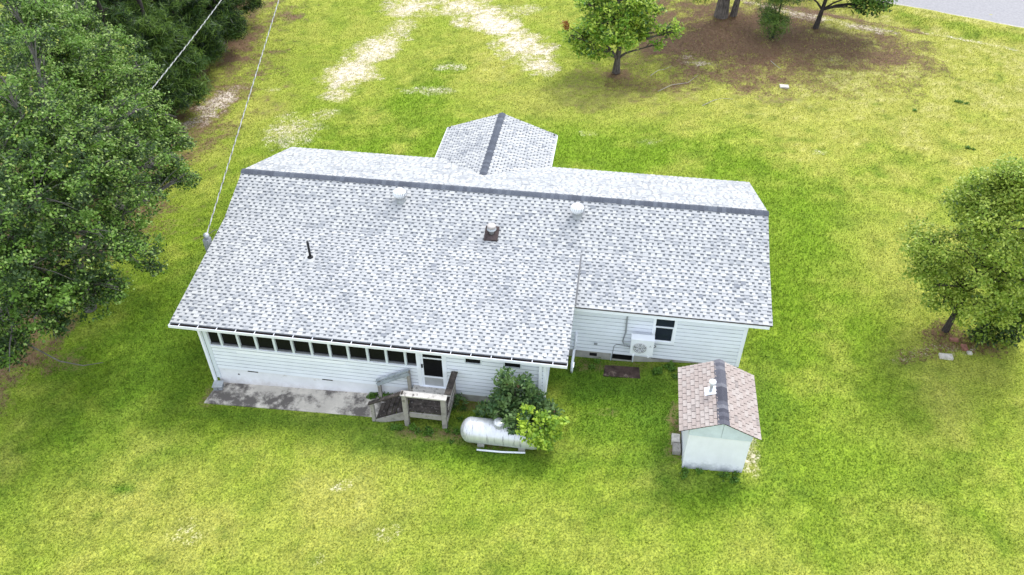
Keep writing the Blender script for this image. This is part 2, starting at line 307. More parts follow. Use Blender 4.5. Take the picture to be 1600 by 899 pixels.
def make_ground():
    xs = np.concatenate([-42-np.geomspace(1, 500, 14)[::-1], np.arange(-42, 58.01, .28), 58+np.geomspace(1, 500, 14)])
    ys = np.concatenate([-24-np.geomspace(1, 400, 12)[::-1], np.arange(-24, 52.01, .28), 52+np.geomspace(1, 900, 16)])
    X, Y = np.meshgrid(xs, ys); x = X.ravel(); y = Y.ravel()
    s, b, d, lu, n1, n2, n3 = ground_masks(x, y)
    z = ground_z(x)+(n1*.10+n2*.03)*np.clip((np.hypot((x-11)/13, (y+1)/11)-.9)*3, 0, 1)
    z = z+dip(x, y)
    # shallow ditch that runs along the road
    t = np.array([-.39, -.92]); dd = (x-36.1)*t[0]+(y-35.8)*t[1]
    z = z-.30*np.exp(-((dd-3.6)/1.0)**2)
    nx, ny = len(xs), len(ys); i = np.arange(ny-1)[:, None]*nx+np.arange(nx-1)[None, :]
    F = np.stack([i, i+1, i+1+nx, i+nx], -1).reshape(-1, 4)
    me = bpy.data.meshes.new("lawn"); me.from_pydata(np.stack([x, y, z], 1).tolist(), [], F.tolist())
    me.polygons.foreach_set('use_smooth', [True]*len(F))
    col_attr(me, "turf", grass_col(d, lu, n1, n2, n3, turf_shade(x, y))); col_attr(me, "mask", np.stack([s, b, d], 1))
    m = bpy.data.materials.new("lawn_soil"); m.use_nodes = True; n = m.node_tree.nodes; l = m.node_tree.links
    p = n["Principled BSDF"]; p.inputs["Roughness"].default_value = .95; p.inputs["Specular IOR Level"].default_value = .1
    ta = n.new("ShaderNodeAttribute"); ta.attribute_name = "turf"; ma = n.new("ShaderNodeAttribute"); ma.attribute_name = "mask"
    g = n.new("ShaderNodeNewGeometry"); sp = n.new("ShaderNodeSeparateColor"); l.new(ma.outputs["Color"], sp.inputs[0])
    def noise(sc_, det=6, ro=.7):
        q = n.new("ShaderNodeTexNoise"); q.inputs["Scale"].default_value = sc_; q.inputs["Detail"].default_value = det; q.inputs["Roughness"].default_value = ro
        l.new(g.outputs["Position"], q.inputs["Vector"]); return q.outputs[0]
    def math_(op, a, b):
        q = n.new("ShaderNodeMath"); q.operation = op
        for k, v in enumerate((a, b)):
            if isinstance(v, float): q.inputs[k].default_value = v
            else: l.new(v, q.inputs[k])
        return q.outputs[0]
    def mapr(v, a, b):
        q = n.new("ShaderNodeMapRange"); l.new(v, q.inputs[0]); q.inputs[1].default_value = a; q.inputs[2].default_value = b; q.clamp = True; return q.outputs[0]
    def mix(f, a, b, mode='MIX'):
        q = n.new("ShaderNodeMix"); q.data_type = 'RGBA'; q.blend_type = mode
        if isinstance(f, float): q.inputs[0].default_value = f
        else: l.new(f, q.inputs[0])
        for k, v in ((6, a), (7, b)):
            if isinstance(v, tuple): q.inputs[k].default_value = (*v, 1)
            else: l.new(v, q.inputs[k])
        return q.outputs[2]
    fine = noise(14.0, 4, .6); med = noise(3.0, 5); vf = noise(45.0, 3)
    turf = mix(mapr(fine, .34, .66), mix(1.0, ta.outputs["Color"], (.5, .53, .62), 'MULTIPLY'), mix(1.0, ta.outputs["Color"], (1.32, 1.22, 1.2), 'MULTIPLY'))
    straw = mix(mapr(vf, .3, .7), (.105, .062, .034), (.29, .195, .12))
    sandc = mix(mapr(med, .3, .7), (.50, .405, .30), (.82, .735, .63))
    sandc = mix(mapr(vf, .55, .75), sandc, (.36, .30, .2))
    bg_ = math_('MULTIPLY', mapr(sp.outputs[1], 0., .3), 1.0); sg_ = math_('MULTIPLY', mapr(sp.outputs[0], 0., .25), 1.0)
    fb = mapr(math_('ADD', sp.outputs[1], math_('MULTIPLY', bg_, math_('ADD', math_('MULTIPLY', math_('SUBTRACT', fine, .5), 1.6), math_('MULTIPLY', math_('SUBTRACT', med, .5), 1.5)))), .25, .85)
    fs = mapr(math_('ADD', sp.outputs[0], math_('MULTIPLY', sg_, math_('ADD', math_('MULTIPLY', math_('SUBTRACT', fine, .5), 2.2), math_('MULTIPLY', math_('SUBTRACT', med, .5), 1.9)))), .25, .98)
    c = mix(fs, mix(fb, turf, straw), sandc)
    l.new(c, p.inputs["Base Color"])
    b1 = n.new("ShaderNodeBump"); b1.inputs["Strength"].default_value = .6; b1.inputs["Distance"].default_value = .06; l.new(fine, b1.inputs["Height"]); l.new(b1.outputs[0], p.inputs["Normal"])
    me.materials.append(m)
    tag(link("ground", me), "mown lawn with sandy tracks and pine straw under the trees", None, None, "structure")
make_ground()

def attr_mat(name, tr=.25):
    m = bpy.data.materials.new(name); m.use_nodes = True; n = m.node_tree.nodes; l = m.node_tree.links
    p = n["Principled BSDF"]; p.inputs["Roughness"].default_value = .7; p.inputs["Specular IOR Level"].default_value = .15
    a = n.new("ShaderNodeAttribute"); a.attribute_name = "tint"; l.new(a.outputs["Color"], p.inputs["Base Color"])
    t = n.new("ShaderNodeBsdfTranslucent"); l.new(a.outputs["Color"], t.inputs[0])
    ms = n.new("ShaderNodeMixShader"); ms.inputs[0].default_value = tr
    l.new(p.outputs[0], ms.inputs[1]); l.new(t.outputs[0], ms.inputs[2]); l.new(ms.outputs[0], n["Material Output"].inputs[0])
    return m
def tri_mesh(name, V, C, m):
    n = len(V)//3; me = bpy.data.meshes.new(name)
    me.vertices.add(3*n); me.vertices.foreach_set('co', V.astype(np.float32).ravel())
    me.loops.add(3*n); me.loops.foreach_set('vertex_index', np.arange(3*n, dtype=np.int32))
    me.polygons.add(n); me.polygons.foreach_set('loop_start', np.arange(0, 3*n, 3, dtype=np.int32)); me.polygons.foreach_set('loop_total', np.full(n, 3, np.int32))
    me.update(); col_attr(me, "tint", C); me.materials.append(m); return me
def in_rect(x, y, r): return (x > r[0]) & (x < r[1]) & (y > r[2]) & (y < r[3])
KEEP_OUT = [(16.5, 17.6, -5.15, -4.7), (16.3, 17.85, -5.75, -5.05), (1.1, 14.2, -7.78, 5), (14.1, 21.5, -4.8, 5), (.9, 8.3, -8.95, -7.7), (19.3, 21.4, -9.98, -7.3), (7.9, 12.4, 4, 7.8)]
def make_grass(N=620000):
    # visible trapezoid of the lawn, denser towards the viewer
    y = -19+60*RNG.random(N)**1.25; t = (y+19)/60
    x0 = -4-30*t; x1 = 31+17*t; x = x0+(x1-x0)*RNG.random(N)
    s, b, d, lu, n1, n2, n3 = ground_masks(x, y)
    ok = RNG.random(N) > np.clip(np.maximum(s*1.25, b*1.15)-.2+(RNG.random(N)-.5)*.3, 0, .95)
    dd = (x-36.1)*(-.39)+(y-35.8)*(-.92); ok &= dd > .25
    for r in KEEP_OUT: ok &= ~in_rect(x, y, r)
    x, y, d, lu, n1, n2, n3, b = [a[ok] for a in (x, y, d, lu, n1, n2, n3, b)]; n = len(x)
    z = ground_z(x)+(n1*.10+n2*.03)*np.clip((np.hypot((x-11)/13, (y+1)/11)-.9)*3, 0, 1)-.30*np.exp(-((dd[ok]-3.6)/1.0)**2)+dip(x, y)
    c = grass_col(d, lu, n1, n2, n3, turf_shade(x, y))
    c = c*(0.55+.9*RNG.random((n, 1)))*np.array([1, 1, 1])+np.array([.06, .03, .015])*RNG.random((n, 1))*(RNG.random((n, 1)) > .75)
    h = (.04+.05*RNG.random(n))*(1+.6*lu)*(1+.8*n2); wd = .016+.026*RNG.random(n)+.0006*np.maximum(y+19, 0)
    a = RNG.random(n)*2*np.pi; a2 = RNG.random(n)*2*np.pi; lean = h*(.2+.9*RNG.random(n))
    P = np.stack([x, y, z-.01], 1); D = np.stack([np.cos(a)*wd/2, np.sin(a)*wd/2, np.zeros(n)], 1)
    T = np.stack([np.cos(a2)*lean, np.sin(a2)*lean, h], 1)
    V = np.stack([P-D, P+D, P+T], 1).reshape(-1, 3)
    tag(link("grass", tri_mesh("grass", V, np.repeat(c, 3, 0), attr_mat("grass_blade", .35))), "short mown grass blades covering the whole lawn", "grass", None, "stuff")
make_grass()
def make_litter():
    N = 150000; k = RNG.random(N)
    x = np.where(k < .45, -20+14*RNG.random(N), np.where(k < .95, 15+22*RNG.random(N), 28+5*RNG.random(N)))
    y = np.where(k < .45, -14+52*RNG.random(N), np.where(k < .95, 19+16*RNG.random(N), -4+4*RNG.random(N)))
    s, b, d, lu, n1, n2, n3 = ground_masks(x, y); ok = (b > .15+.6*RNG.random(N)); x, y, n1, n2 = x[ok], y[ok], n1[ok], n2[ok]; n = len(x)
    dd = (x-36.1)*(-.39)+(y-35.8)*(-.92)
    z = ground_z(x)+(n1*.10+n2*.03)-.30*np.exp(-((dd-3.6)/1.0)**2)+.012+.02*RNG.random(n)
    a = RNG.random(n)*2*np.pi; L = .06+.16*RNG.random(n); wd = .015+.03*RNG.random(n)
    P = np.stack([x, y, z], 1); A = np.stack([np.cos(a), np.sin(a), .3*(RNG.random(n)-.3)], 1)*L[:, None]; Bv = np.stack([-np.sin(a), np.cos(a), 0*a], 1)*wd[:, None]
    V = np.stack([P-A/2, P+A/2, P+Bv], 1).reshape(-1, 3)
    c = np.array([.17, .095, .055])*(.4+1.2*RNG.random((n, 1)))
    tag(link("pine_straw", tri_mesh("pine_straw", V, np.repeat(c, 3, 0), attr_mat("straw_litter", .05))), "brown pine straw and dead leaves lying under the trees", "pine straw", None, "stuff")
make_litter()
def make_gravel():
    N = 60000; x = -12+36*RNG.random(N); y = 10+30*RNG.random(N)
    s, b, d, lu, n1, n2, n3 = ground_masks(x, y); ok = s > .25+.75*RNG.random(N); x, y, n1, n2 = x[ok], y[ok], n1[ok], n2[ok]; n = len(x)
    z = ground_z(x)+(n1*.10+n2*.03)*np.clip((np.hypot((x-11)/13, (y+1)/11)-.9)*3, 0, 1)
    r = .02+.04*RNG.random(n)**2; P = np.stack([x, y, z], 1); V = []
    a = RNG.random(n)*6.28
    ring = [np.stack([np.cos(a+k*2.094)*r, np.sin(a+k*2.094)*r, -.01+0*r], 1)+P for k in range(3)]; top = P+np.stack([0*r, 0*r, r*.8], 1)
    V = np.concatenate([np.stack([ring[k], ring[(k+1) % 3], top], 1) for k in range(3)]).reshape(-1, 3)
    c = np.array([.62, .54, .45])*(.4+.7*RNG.random((n, 1))); c = np.tile(c, (3, 1))
    tag(link("gravel", tri_mesh("gravel", V, np.repeat(c, 3, 0), attr_mat("gravel_stone", 0.0))), "pale gravel scattered over the two worn drive tracks", "gravel", None, "stuff")
make_gravel()

# road at the far right corner
def make_road():
    mb = MB(); d = Vector((.921, -.389, 0)); nrm = Vector((.389, .921, 0)); o = Vector((36.08, 35.83, 0))
    L = []
    for t in range(-60, 61, 6):
        q = o+d*t; L.append(q)
    for a, b in zip(L[:-1], L[1:]):
        mb.quad(a+Vector((0, 0, .03)), b+Vector((0, 0, .03)), b+nrm*6.4+Vector((0, 0, .03)), a+nrm*6.4+Vector((0, 0, .03)), 0)
        mb.quad(a-nrm*.25+Vector((0, 0, -.1)), b-nrm*.25+Vector((0, 0, -.1)), b+Vector((0, 0, .03)), a+Vector((0, 0, .03)), 1)
    mb.build("road", [M_asph, M_stone], None, "grey asphalt road with a pale crumbling edge", "structure")
make_road()

# ------------------------------------------------------------------ house
RX0, RXM, RXR = 0.0, 14.98, 22.356
YW, ZW = -5.068, 2.575; YE, ZE = -7.885, 2.386; YB, ZB = -2.425, 3.276; ZR = 4.172; YF, ZF = 5.166, 2.311
GX, GY, GZ, GL, GR, GYI = 10.157, 8.328, 3.293, 7.326, 12.979, 2.557; GZE = 2.28
WYM, WYW, WXL, WXM, WXR, WYF = -7.752, -4.749, 1.112, 14.20, 21.563, 4.75
house = empty("house", (11, -1, 0), "long single storey white house with a pale grey shingle roof", "house")

def roof_z(x, y):
    if y >= 0: return ZR+(ZF-ZR)*y/YF
    if y >= YB: return ZR+(ZB-ZR)*y/YB
    if x < RXM: return ZB+(ZE-ZB)*(y-YB)/(YE-YB)
    return ZB+(ZW-ZB)*(y-YB)/(YW-YB)

# --- walls: a backing sheet, each siding board a piece of its own
def wall(name, p0, p1, z0, z1, nrm, holes=(), top=None, boards=.222, special=None, label=None):
    p0 = Vector((*p0, 0)); p1 = Vector((*p1, 0)); d = (p1-p0); L = d.length; d.normalize(); nv = Vector((*nrm, 0))
    mb = MB()
    # backing sheet in cells so that the openings stay open
    us = sorted(set([0, L]+[h[0] for h in holes]+[h[1] for h in holes])); zs = sorted(set([z0, z1]+[min(h[2], z1) for h in holes]+[min(h[3], z1) for h in holes]))
    for a, b in zip(us[:-1], us[1:]):
        for c, e in zip(zs[:-1], zs[1:]):
            um, zm = (a+b)/2, (c+e)/2
            if any(h[0] < um < h[1] and h[2] < zm < h[3] for h in holes): continue
            P = [p0+d*a+Vector((0, 0, c)), p0+d*b+Vector((0, 0, c)), p0+d*b+Vector((0, 0, e)), p0+d*a+Vector((0, 0, e))]
            mb.hexa([P[0]-nv*.06, P[1]-nv*.06, P[1], P[0], P[3]-nv*.06, P[2]-nv*.06, P[2], P[3]], 0)
    W_ = mb.build(name, M_trim, house, label)
    z = z0; k = 0
    zt = z1 if top is None else max(top(u) for u in np.linspace(0, L, 60))
    while z < zt-.02:
        ze = min(z+boards, zt)
        spans = [(0.0, L)]
        if top is not None and ze > z1-1e-4:
            uu = [u for u in np.linspace(0, L, 240) if top(u) > ze]
            if not uu: break
            spans = [(uu[0], uu[-1])]
        for h in holes:
            if h[2] < z+boards*.6 and h[3] > z+boards*.4:
                ns = []
                for a, b in spans:
                    if h[1] <= a or h[0] >= b: ns.append((a, b)); continue
                    if h[0] > a+.01: ns.append((a, h[0]))
                    if h[1] < b-.01: ns.append((h[1], b))
                spans = ns
        for a, b in spans:
            segs = [(a, b, M_side, None)]
            if special and special[0] == k and a < special[1] < b:
                segs = [(a, special[1], M_side, None), (special[1], special[2], M_sidenew, "bright new unpainted siding board under the windows"), (special[2], b, M_side, None)]
            for (sa, sb, mm, lb) in segs:
                sa += .003; sb -= .003; m2 = MB(); e0, e1 = .030, .008
                if lb: e0, e1 = .036, .014
                j = random.uniform(-.002, .002)
                A = p0+d*sa+Vector((0, 0, z+.004+j)); B = p0+d*sb+Vector((0, 0, z+.004+j)); C = p0+d*sb+Vector((0, 0, ze)); D = p0+d*sa+Vector((0, 0, ze))
                o1 = nv*.003; hz = Vector((0, 0, (ze-z)*.80)); E_, F_ = A+hz, B+hz; e1 = e0-.006
                m2.hexa([A+o1, B+o1, B+nv*e0, A+nv*e0, E_+o1, F_+o1, F_+nv*e1, E_+nv*e1], 0)
                m2.quad(E_+nv*e1, F_+nv*e1, C+nv*.004, D+nv*.004, 1)
                m2.build("siding_board", [mm, M_seam], W_, lb)
        z = ze; k += 1
    return W_
BAY = [1.26, 1.74, 2.45, 3.16, 3.89, 4.60, 5.33, 6.05, 6.77, 7.52, 8.24, 8.97, 9.42]
SILL = 1.215
# rear wall: hole for the window band, the door and two small windows (u measured from the left end)
u = lambda x: x-WXL
wall("rear_wall", (WXL, WYM), (WXM, WYM), 0.0, 2.30, (0, -1), holes=[(u(1.26), u(9.46), SILL, 2.6), (u(9.50), u(10.50), .24, 2.6), (u(11.20), u(11.86), 1.69, 2.6), (u(12.66), u(13.33), 1.69, 2.6)], boards=.1893, special=(5, u(2.24), u(6.6)))
wall("wing_wall", (WXM, WYW), (WXR, WYW), 0.0, 2.50, (0, -1), holes=[(18.05-WXM, 18.97-WXM, .84, 2.22)], boards=.1923)
wall("right_end_wall", (WXR, WYW), (WXR, WYF), 0.0, 2.30, (1, 0), top=lambda q: roof_z(20, WYW+q)-.16, boards=.19)
wall("left_end_wall", (WXL, WYF), (WXL, WYM), 0.0, 2.25, (-1, 0), top=lambda q: roof_z(2, WYF-q)-.16, boards=.19)
wall("step_wall", (WXM, WYM), (WXM, WYW), 0.0, 2.45, (1, 0), boards=.1923)
wall("front_wall", (WXR, WYF), (WXL, WYF), 0.0, 2.30, (0, 1), boards=.19)
wall("porch_gable_wall", (12.5, 7.9), (7.8, 7.9), 0.0, 2.25, (0, 1), top=lambda q: GZ-.15-abs(12.5-q-GX)*(GZ-GZE)/(GX-GL), boards=.19)
wall("porch_side_wall", (7.8, 7.9), (7.8, WYF), 0.0, 2.2, (-1, 0), boards=.19)
wall("porch_side_wall", (12.5, WYF), (12.5, 7.9), 0.0, 2.2, (1, 0), boards=.19)
# interior darkness behind the screens: a plain inner room
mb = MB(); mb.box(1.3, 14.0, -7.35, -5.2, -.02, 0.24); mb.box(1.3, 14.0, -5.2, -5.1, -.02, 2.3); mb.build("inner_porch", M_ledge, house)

# foundation, with the crawl hole darkened by near-black sheets
mb = MB()
for (x0, x1, m) in [(WXL, 9.0, 0)]: mb.box(x0+.03, x1, WYM+.01, WYM+.2, -1.2, -.004, 0)
mb.box(9.0, WXM-.02, WYM+.03, WYM+.22, -1.0, -.004, 1)
yw = WYW+.03
mb.box(WXM, 16.63, yw, yw+.2, -1.0, -.004, 1); mb.box(16.63, 17.44, yw, yw+.2, -1.0, -.33, 1); mb.box(17.44, 18.19, yw, yw+.2, -1.0, -.004, 1)
mb.box(18.19, 18.56, yw, yw+.2, -1., -.12, 1); mb.box(18.56, WXR-.03, yw, yw+.2, -1.0, -.004, 1)
mb.box(WXR-.23, WXR-.03, yw+.2, WYF, -1, -.004, 1); mb.box(WXL+.03, WXL+.23, WYM+.2, WYF, -1.3, -.004, 0)
mb.box(WXM-.22, WXM-.02, WYM+.22, yw, -1., -.004, 1)
fnd = mb.build("foundation", [M_found, M_block], house)
mb = MB(); mb.box(16.4, 18.7, yw+.75, yw+.8, -1, 0); mb.box(16.4, 18.7, yw+.205, yw+.74, -.46, -.29); mb.box(16.632, 17.438, yw+.002, yw+.203, -.45, -.328); mb.build("crawl_space_shade_sheets", M_dark, house)  # near-black sheets stand in for the darkness under the house
for x in (2.46, 5.50): m2 = MB(); m2.box(x, x+.42, WYM-.012, WYM+.05, -.075, -.008); m2.build("foundation_vent", M_dark, house)
m2 = MB(); m2.box(2.0, 2.06, WYM-.008, WYM+.05, -.32, -.27); m2.build("foundation_vent", M_dark, house)
m2 = MB(); m2.box(15.72, 16.02, yw-.012, yw+.05, -.28, -.12); m2.build("foundation_vent", M_dark, house)
m2 = MB(); m2.box(16.60, 17.47, yw-.03, yw+.02, -.025, .0); m2.box(16.58, 16.625, yw-.03, yw+.1, -.42, -.026); m2.box(17.445, 17.49, yw-.03, yw+.1, -.42, -.026); m2.build("crawl_frame", M_trimg, house)

# band of twelve porch windows
for i in range(12):
    x0, x1 = BAY[i]+.045, BAY[i+1]-.045
    if i == 0: x0 = 1.27
    mb = MB(); mb.box(x0, x1, WYM+.055, WYM+.09, SILL+.045, 2.28); pane = mb.build("window", M_pane, house)
    mb = MB(); mb.box(x0, x1, WYM-.0, WYM+.053, SILL+.046, SILL+.115); mb.build("screen_rail", M_ledge, pane)
for x in BAY[1:12]:
    mb = MB(); mb.box(x-.044, x+.044, WYM-.035, WYM+.085, SILL+.046, 2.30); mb.build("window_post", M_trimg, house)
mb = MB(); mb.box(1.255, 9.46, WYM-.055, WYM+.1, SILL-.055, SILL+.044); mb.build("window_sill", M_trim, house)
mb = MB(); mb.box(9.385, 9.50, WYM-.045, WYM+.09, 0.0, 2.30); mb.build("door_post", M_trim, house)
# corner boards
mb = MB(); mb.box(1.09, 1.245, WYM-.05, WYM+.1, -.55, 2.30); mb.build("corner_board", M_trimg, house)
mb = MB(); mb.box(14.13, 14.245, WYM-.045, WYM+.15, -.02, 2.38); mb.build("corner_board", M_trim, house)
mb = MB(); mb.box(WXR-.09, WXR+.045, WYW-.05, WYW+.1, -.02, 2.50); mb.build("corner_board", M_trim, house)
# storm door
mb = MB(); X0, X1 = 9.545, 10.43
mb.box(9.50, 9.545, WYM-.05, WYM+.08, .24, 2.34); mb.box(10.43, 10.53, WYM-.05, WYM+.08, .24, 2.34); mb.box(9.45, 10.55, WYM-.07, WYM+.08, .20, .24)
dr = mb.build("door_frame", M_trim, house)
mb = MB(); mb.box(X0, X0+.09, WYM-.02, WYM+.02, .24, 2.33); mb.box(X1-.075, X1, WYM-.02, WYM+.02, .24, 2.33); mb.box(X0+.09, X1-.075, WYM-.02, WYM+.02, .72, .79); mb.box(X0+.09, X1-.075, WYM-.02, WYM+.02, 1.72, 1.775); mb.box(X0+.09, X1-.075, WYM-.02, WYM+.02, .24, .28)
door = mb.build("storm_door", M_trim, house)
mb = MB(); mb.box(X0+.09, X1-.075, WYM+.0, WYM+.012, .79, 1.72); mb.box(X0+.09, X1-.075, WYM+.0, WYM+.012, 1.775, 2.33); mb.build("door_pane", M_pane, door)
mb = MB(); mb.box(X0+.09, X1-.075, WYM-.005, WYM+.012, .28, .72); mb.build("kick_panel", mat("kick_panel_grey", (.40, .41, .42), .5, .08, 3), door)
mb = MB(); mb.box(X0+.02, X0+.07, WYM-.075, WYM-.02, 1.26, 1.42); mb.build("door_handle", M_black, door)
# small windows right of the door
for (a, b) in ((11.20, 11.86), (12.66, 13.33)):
    mb = MB(); mb.box(a, a+.05, WYM-.035, WYM+.05, 1.69, 2.30); mb.box(b-.05, b, WYM-.035, WYM+.05, 1.69, 2.30); mb.box(a+.05, b-.05, WYM-.045, WYM+.05, 1.69, 1.72)
    fr = mb.build("window_frame", M_trimg, house)
    mb = MB(); mb.box(a+.05, b-.05, WYM+.02, WYM+.04, 1.72, 2.30); mb.build("pane", M_pane, fr)
# wing window, two sashes
mb = MB(); mb.box(18.05, 18.16, WYW-.05, WYW+.06, .84, 2.22); mb.box(18.86, 18.97, WYW-.05, WYW+.06, .84, 2.22); mb.box(18.16, 18.86, WYW-.055, WYW+.06, .84, .95); mb.box(18.16, 18.86, WYW-.05, WYW+.06, 2.14, 2.22)
fr = mb.build("window_frame", M_sidenew, house)
mb = MB(); mb.box(18.16, 18.86, WYW-.03, WYW+.02, 1.655, 1.71); mb.box(18.16, 18.86, WYW-.03, WYW+.02, .95, .985); mb.box(18.16, 18.185, WYW-.03, WYW+.02, .985, 1.655); mb.box(18.835, 18.86, WYW-.03, WYW+.02, .985, 1.655); mb.build("sash", M_trim, fr)
mb = MB(); mb.box(18.185, 18.835, WYW-.008, WYW+.004, .985, 1.655); mb.build("pane", M_pane2, fr)
mb = MB(); mb.box(18.16, 18.86, WYW+.005, WYW+.017, 1.71, 2.14); mb.build("pane", M_pane2, fr)
# wing details: louvre, outlet, cables
mb = MB(); mb.box(15.02, 15.2, WYW-.03, WYW-.031+.05, 2.12, 2.36); mb.build("wall_louvre", M_ledge, house)
mb = MB(); mb.box(15.86, 16.0, WYW-.06, WYW-.01, .42, .52); mb.build("outlet_box", M_grey, house)

# --- roof
def slab_poly(pts, th, name, m, par=None):   # thick sheet under the shingles
    mb = MB(); top = [Vector(p) for p in pts]; bot = [p-Vector((0, 0, th)) for p in top]
    mb.poly(top, 0); mb.poly(bot[::-1], 1)
    for i in range(len(top)):
        j = (i+1) % len(top); mb.quad(bot[i], bot[j], top[j], top[i], 1)
    return mb.build(name, [M_ledge, m], par or roof)
roof = slab_poly([(RX0, YB, ZB), (RXR, YB, ZB), (RXR, 0, ZR), (RX0, 0, ZR)], .075, "roof", M_trim, house)
slab_poly([(RX0, YE, ZE), (RXM, YE, ZE), (RXM, YB, ZB), (RX0, YB, ZB)], .07, "roof_deck", M_grey)
slab_poly([(RXM-.9, YW, ZW), (RXR, YW, ZW), (RXR, YB, ZB), (RXM-.9, YB, ZB)], .072, "roof_deck", M_trim)
slab_poly([(RX0, 0, ZR), (RXR, 0, ZR), (RXR, YF, ZF), (RX0, YF, ZF)], .07, "roof_deck", M_trim)
slab_poly([(GL, GY, GZE), (GL, YF-.1, GZE), (GX, GYI, GZ), (GX, GY, GZ)], .07, "roof_deck", M_trim)
slab_poly([(GX, GY, GZ), (GX, GYI, GZ), (GR, YF-.1, GZE), (GR, GY, GZE)], .07, "roof_deck", M_trim)
# low roof's open edge above the wing roof, greyed in for the step's shadow
mb = MB(); mb.hexa([(RXM-.06, YE, ZE-.20), (RXM-.01, YE, ZE-.20), (RXM-.01, YB, ZB-.10), (RXM-.06, YB, ZB-.10), (RXM-.06, YE, ZE-.072), (RXM-.01, YE, ZE-.072), (RXM-.01, YB, ZB-.072), (RXM-.06, YB, ZB-.072)], 0)
mb.hexa([(RXM-.12, YW-.4, ZW-.35), (RXM-.07, YW-.4, ZW-.35), (RXM-.07, YB, ZB-.1), (RXM-.12, YB, ZB-.1), (RXM-.12, YW-.4, roof_z(1, YW-.4)-.073), (RXM-.07, YW-.4, roof_z(1, YW-.4)-.073), (RXM-.07, YB, ZB-.073), (RXM-.12, YB, ZB-.073)], 0)
mb.build("rake_board", M_grey, roof)
mb = MB(); mb.hexa([(RX0+.01, YE, ZE-.20), (RX0+.05, YE, ZE-.20), (RX0+.05, YB, ZB-.2), (RX0+.01, YB, ZB-.2), (RX0+.01, YE, ZE-.071), (RX0+.05, YE, ZE-.071), (RX0+.05, YB, ZB-.077), (RX0+.01, YB, ZB-.077)], 0)
mb.hexa([(RX0+.01, YB, ZB-.2), (RX0+.05, YB, ZB-.2), (RX0+.05, 0, ZR-.2), (RX0+.01, 0, ZR-.2), (RX0+.01, YB, ZB-.077), (RX0+.05, YB, ZB-.077), (RX0+.05, 0, ZR-.077), (RX0+.01, 0, ZR-.077)], 0)
mb.build("rake_board", M_trim, roof)
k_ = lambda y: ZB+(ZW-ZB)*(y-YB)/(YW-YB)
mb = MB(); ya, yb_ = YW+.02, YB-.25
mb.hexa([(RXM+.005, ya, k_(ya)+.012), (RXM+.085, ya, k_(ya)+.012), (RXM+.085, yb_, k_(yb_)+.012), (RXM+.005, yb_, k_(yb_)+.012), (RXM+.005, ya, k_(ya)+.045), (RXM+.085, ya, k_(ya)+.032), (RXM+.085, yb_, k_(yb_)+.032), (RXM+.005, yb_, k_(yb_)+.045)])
mb.build("step_shadow_strip", M_ledge, roof)  # dark strip added for the shadow line along the roof step
# soffit return at the left end
mb = MB(); mb.hexa([(.55, YE+.02, ZE-.30), (1.08, YE+.02, ZE-.30), (1.08, WYM, ZE-.30), (.55, WYM, ZE-.30), (.55, YE+.02, ZE-.16), (1.08, YE+.02, ZE-.16), (1.08, WYM, ZE-.16), (.55, WYM, ZE-.16)]); mb.build("soffit", M_trim, roof)
# wing fascia
mb = MB(); mb.box(RXM-.85, RXR-.06, YW+.02, YW+.05, ZW-.24, ZW-.073); mb.build("fascia", M_sidenew, roof)
mb = MB(); mb.box(RXM+.06, RXR+.01, YW-.022, YW+.018, ZW-.055, ZW-.003); mb.build("eave_shadow_strip", M_flash, roof)  # dark strip added for the shadow at the wing's shingle edge
mb = MB(); mb.box(RXM-.85, RXR-.06, YW+.05, WYW, ZW-.235, ZW-.215); mb.build("soffit", M_trim, roof)
mb = MB(); mb.box(RX0, RXM, YE+.045, YE+.07, ZE-.19, ZE-.071); mb.build("fascia", M_trim, roof)
mb = MB(); mb.box(RX0+.6, RXM-.06, YE+.072, WYM, ZE-.185, ZE-.165); mb.build("soffit", M_trim, roof)

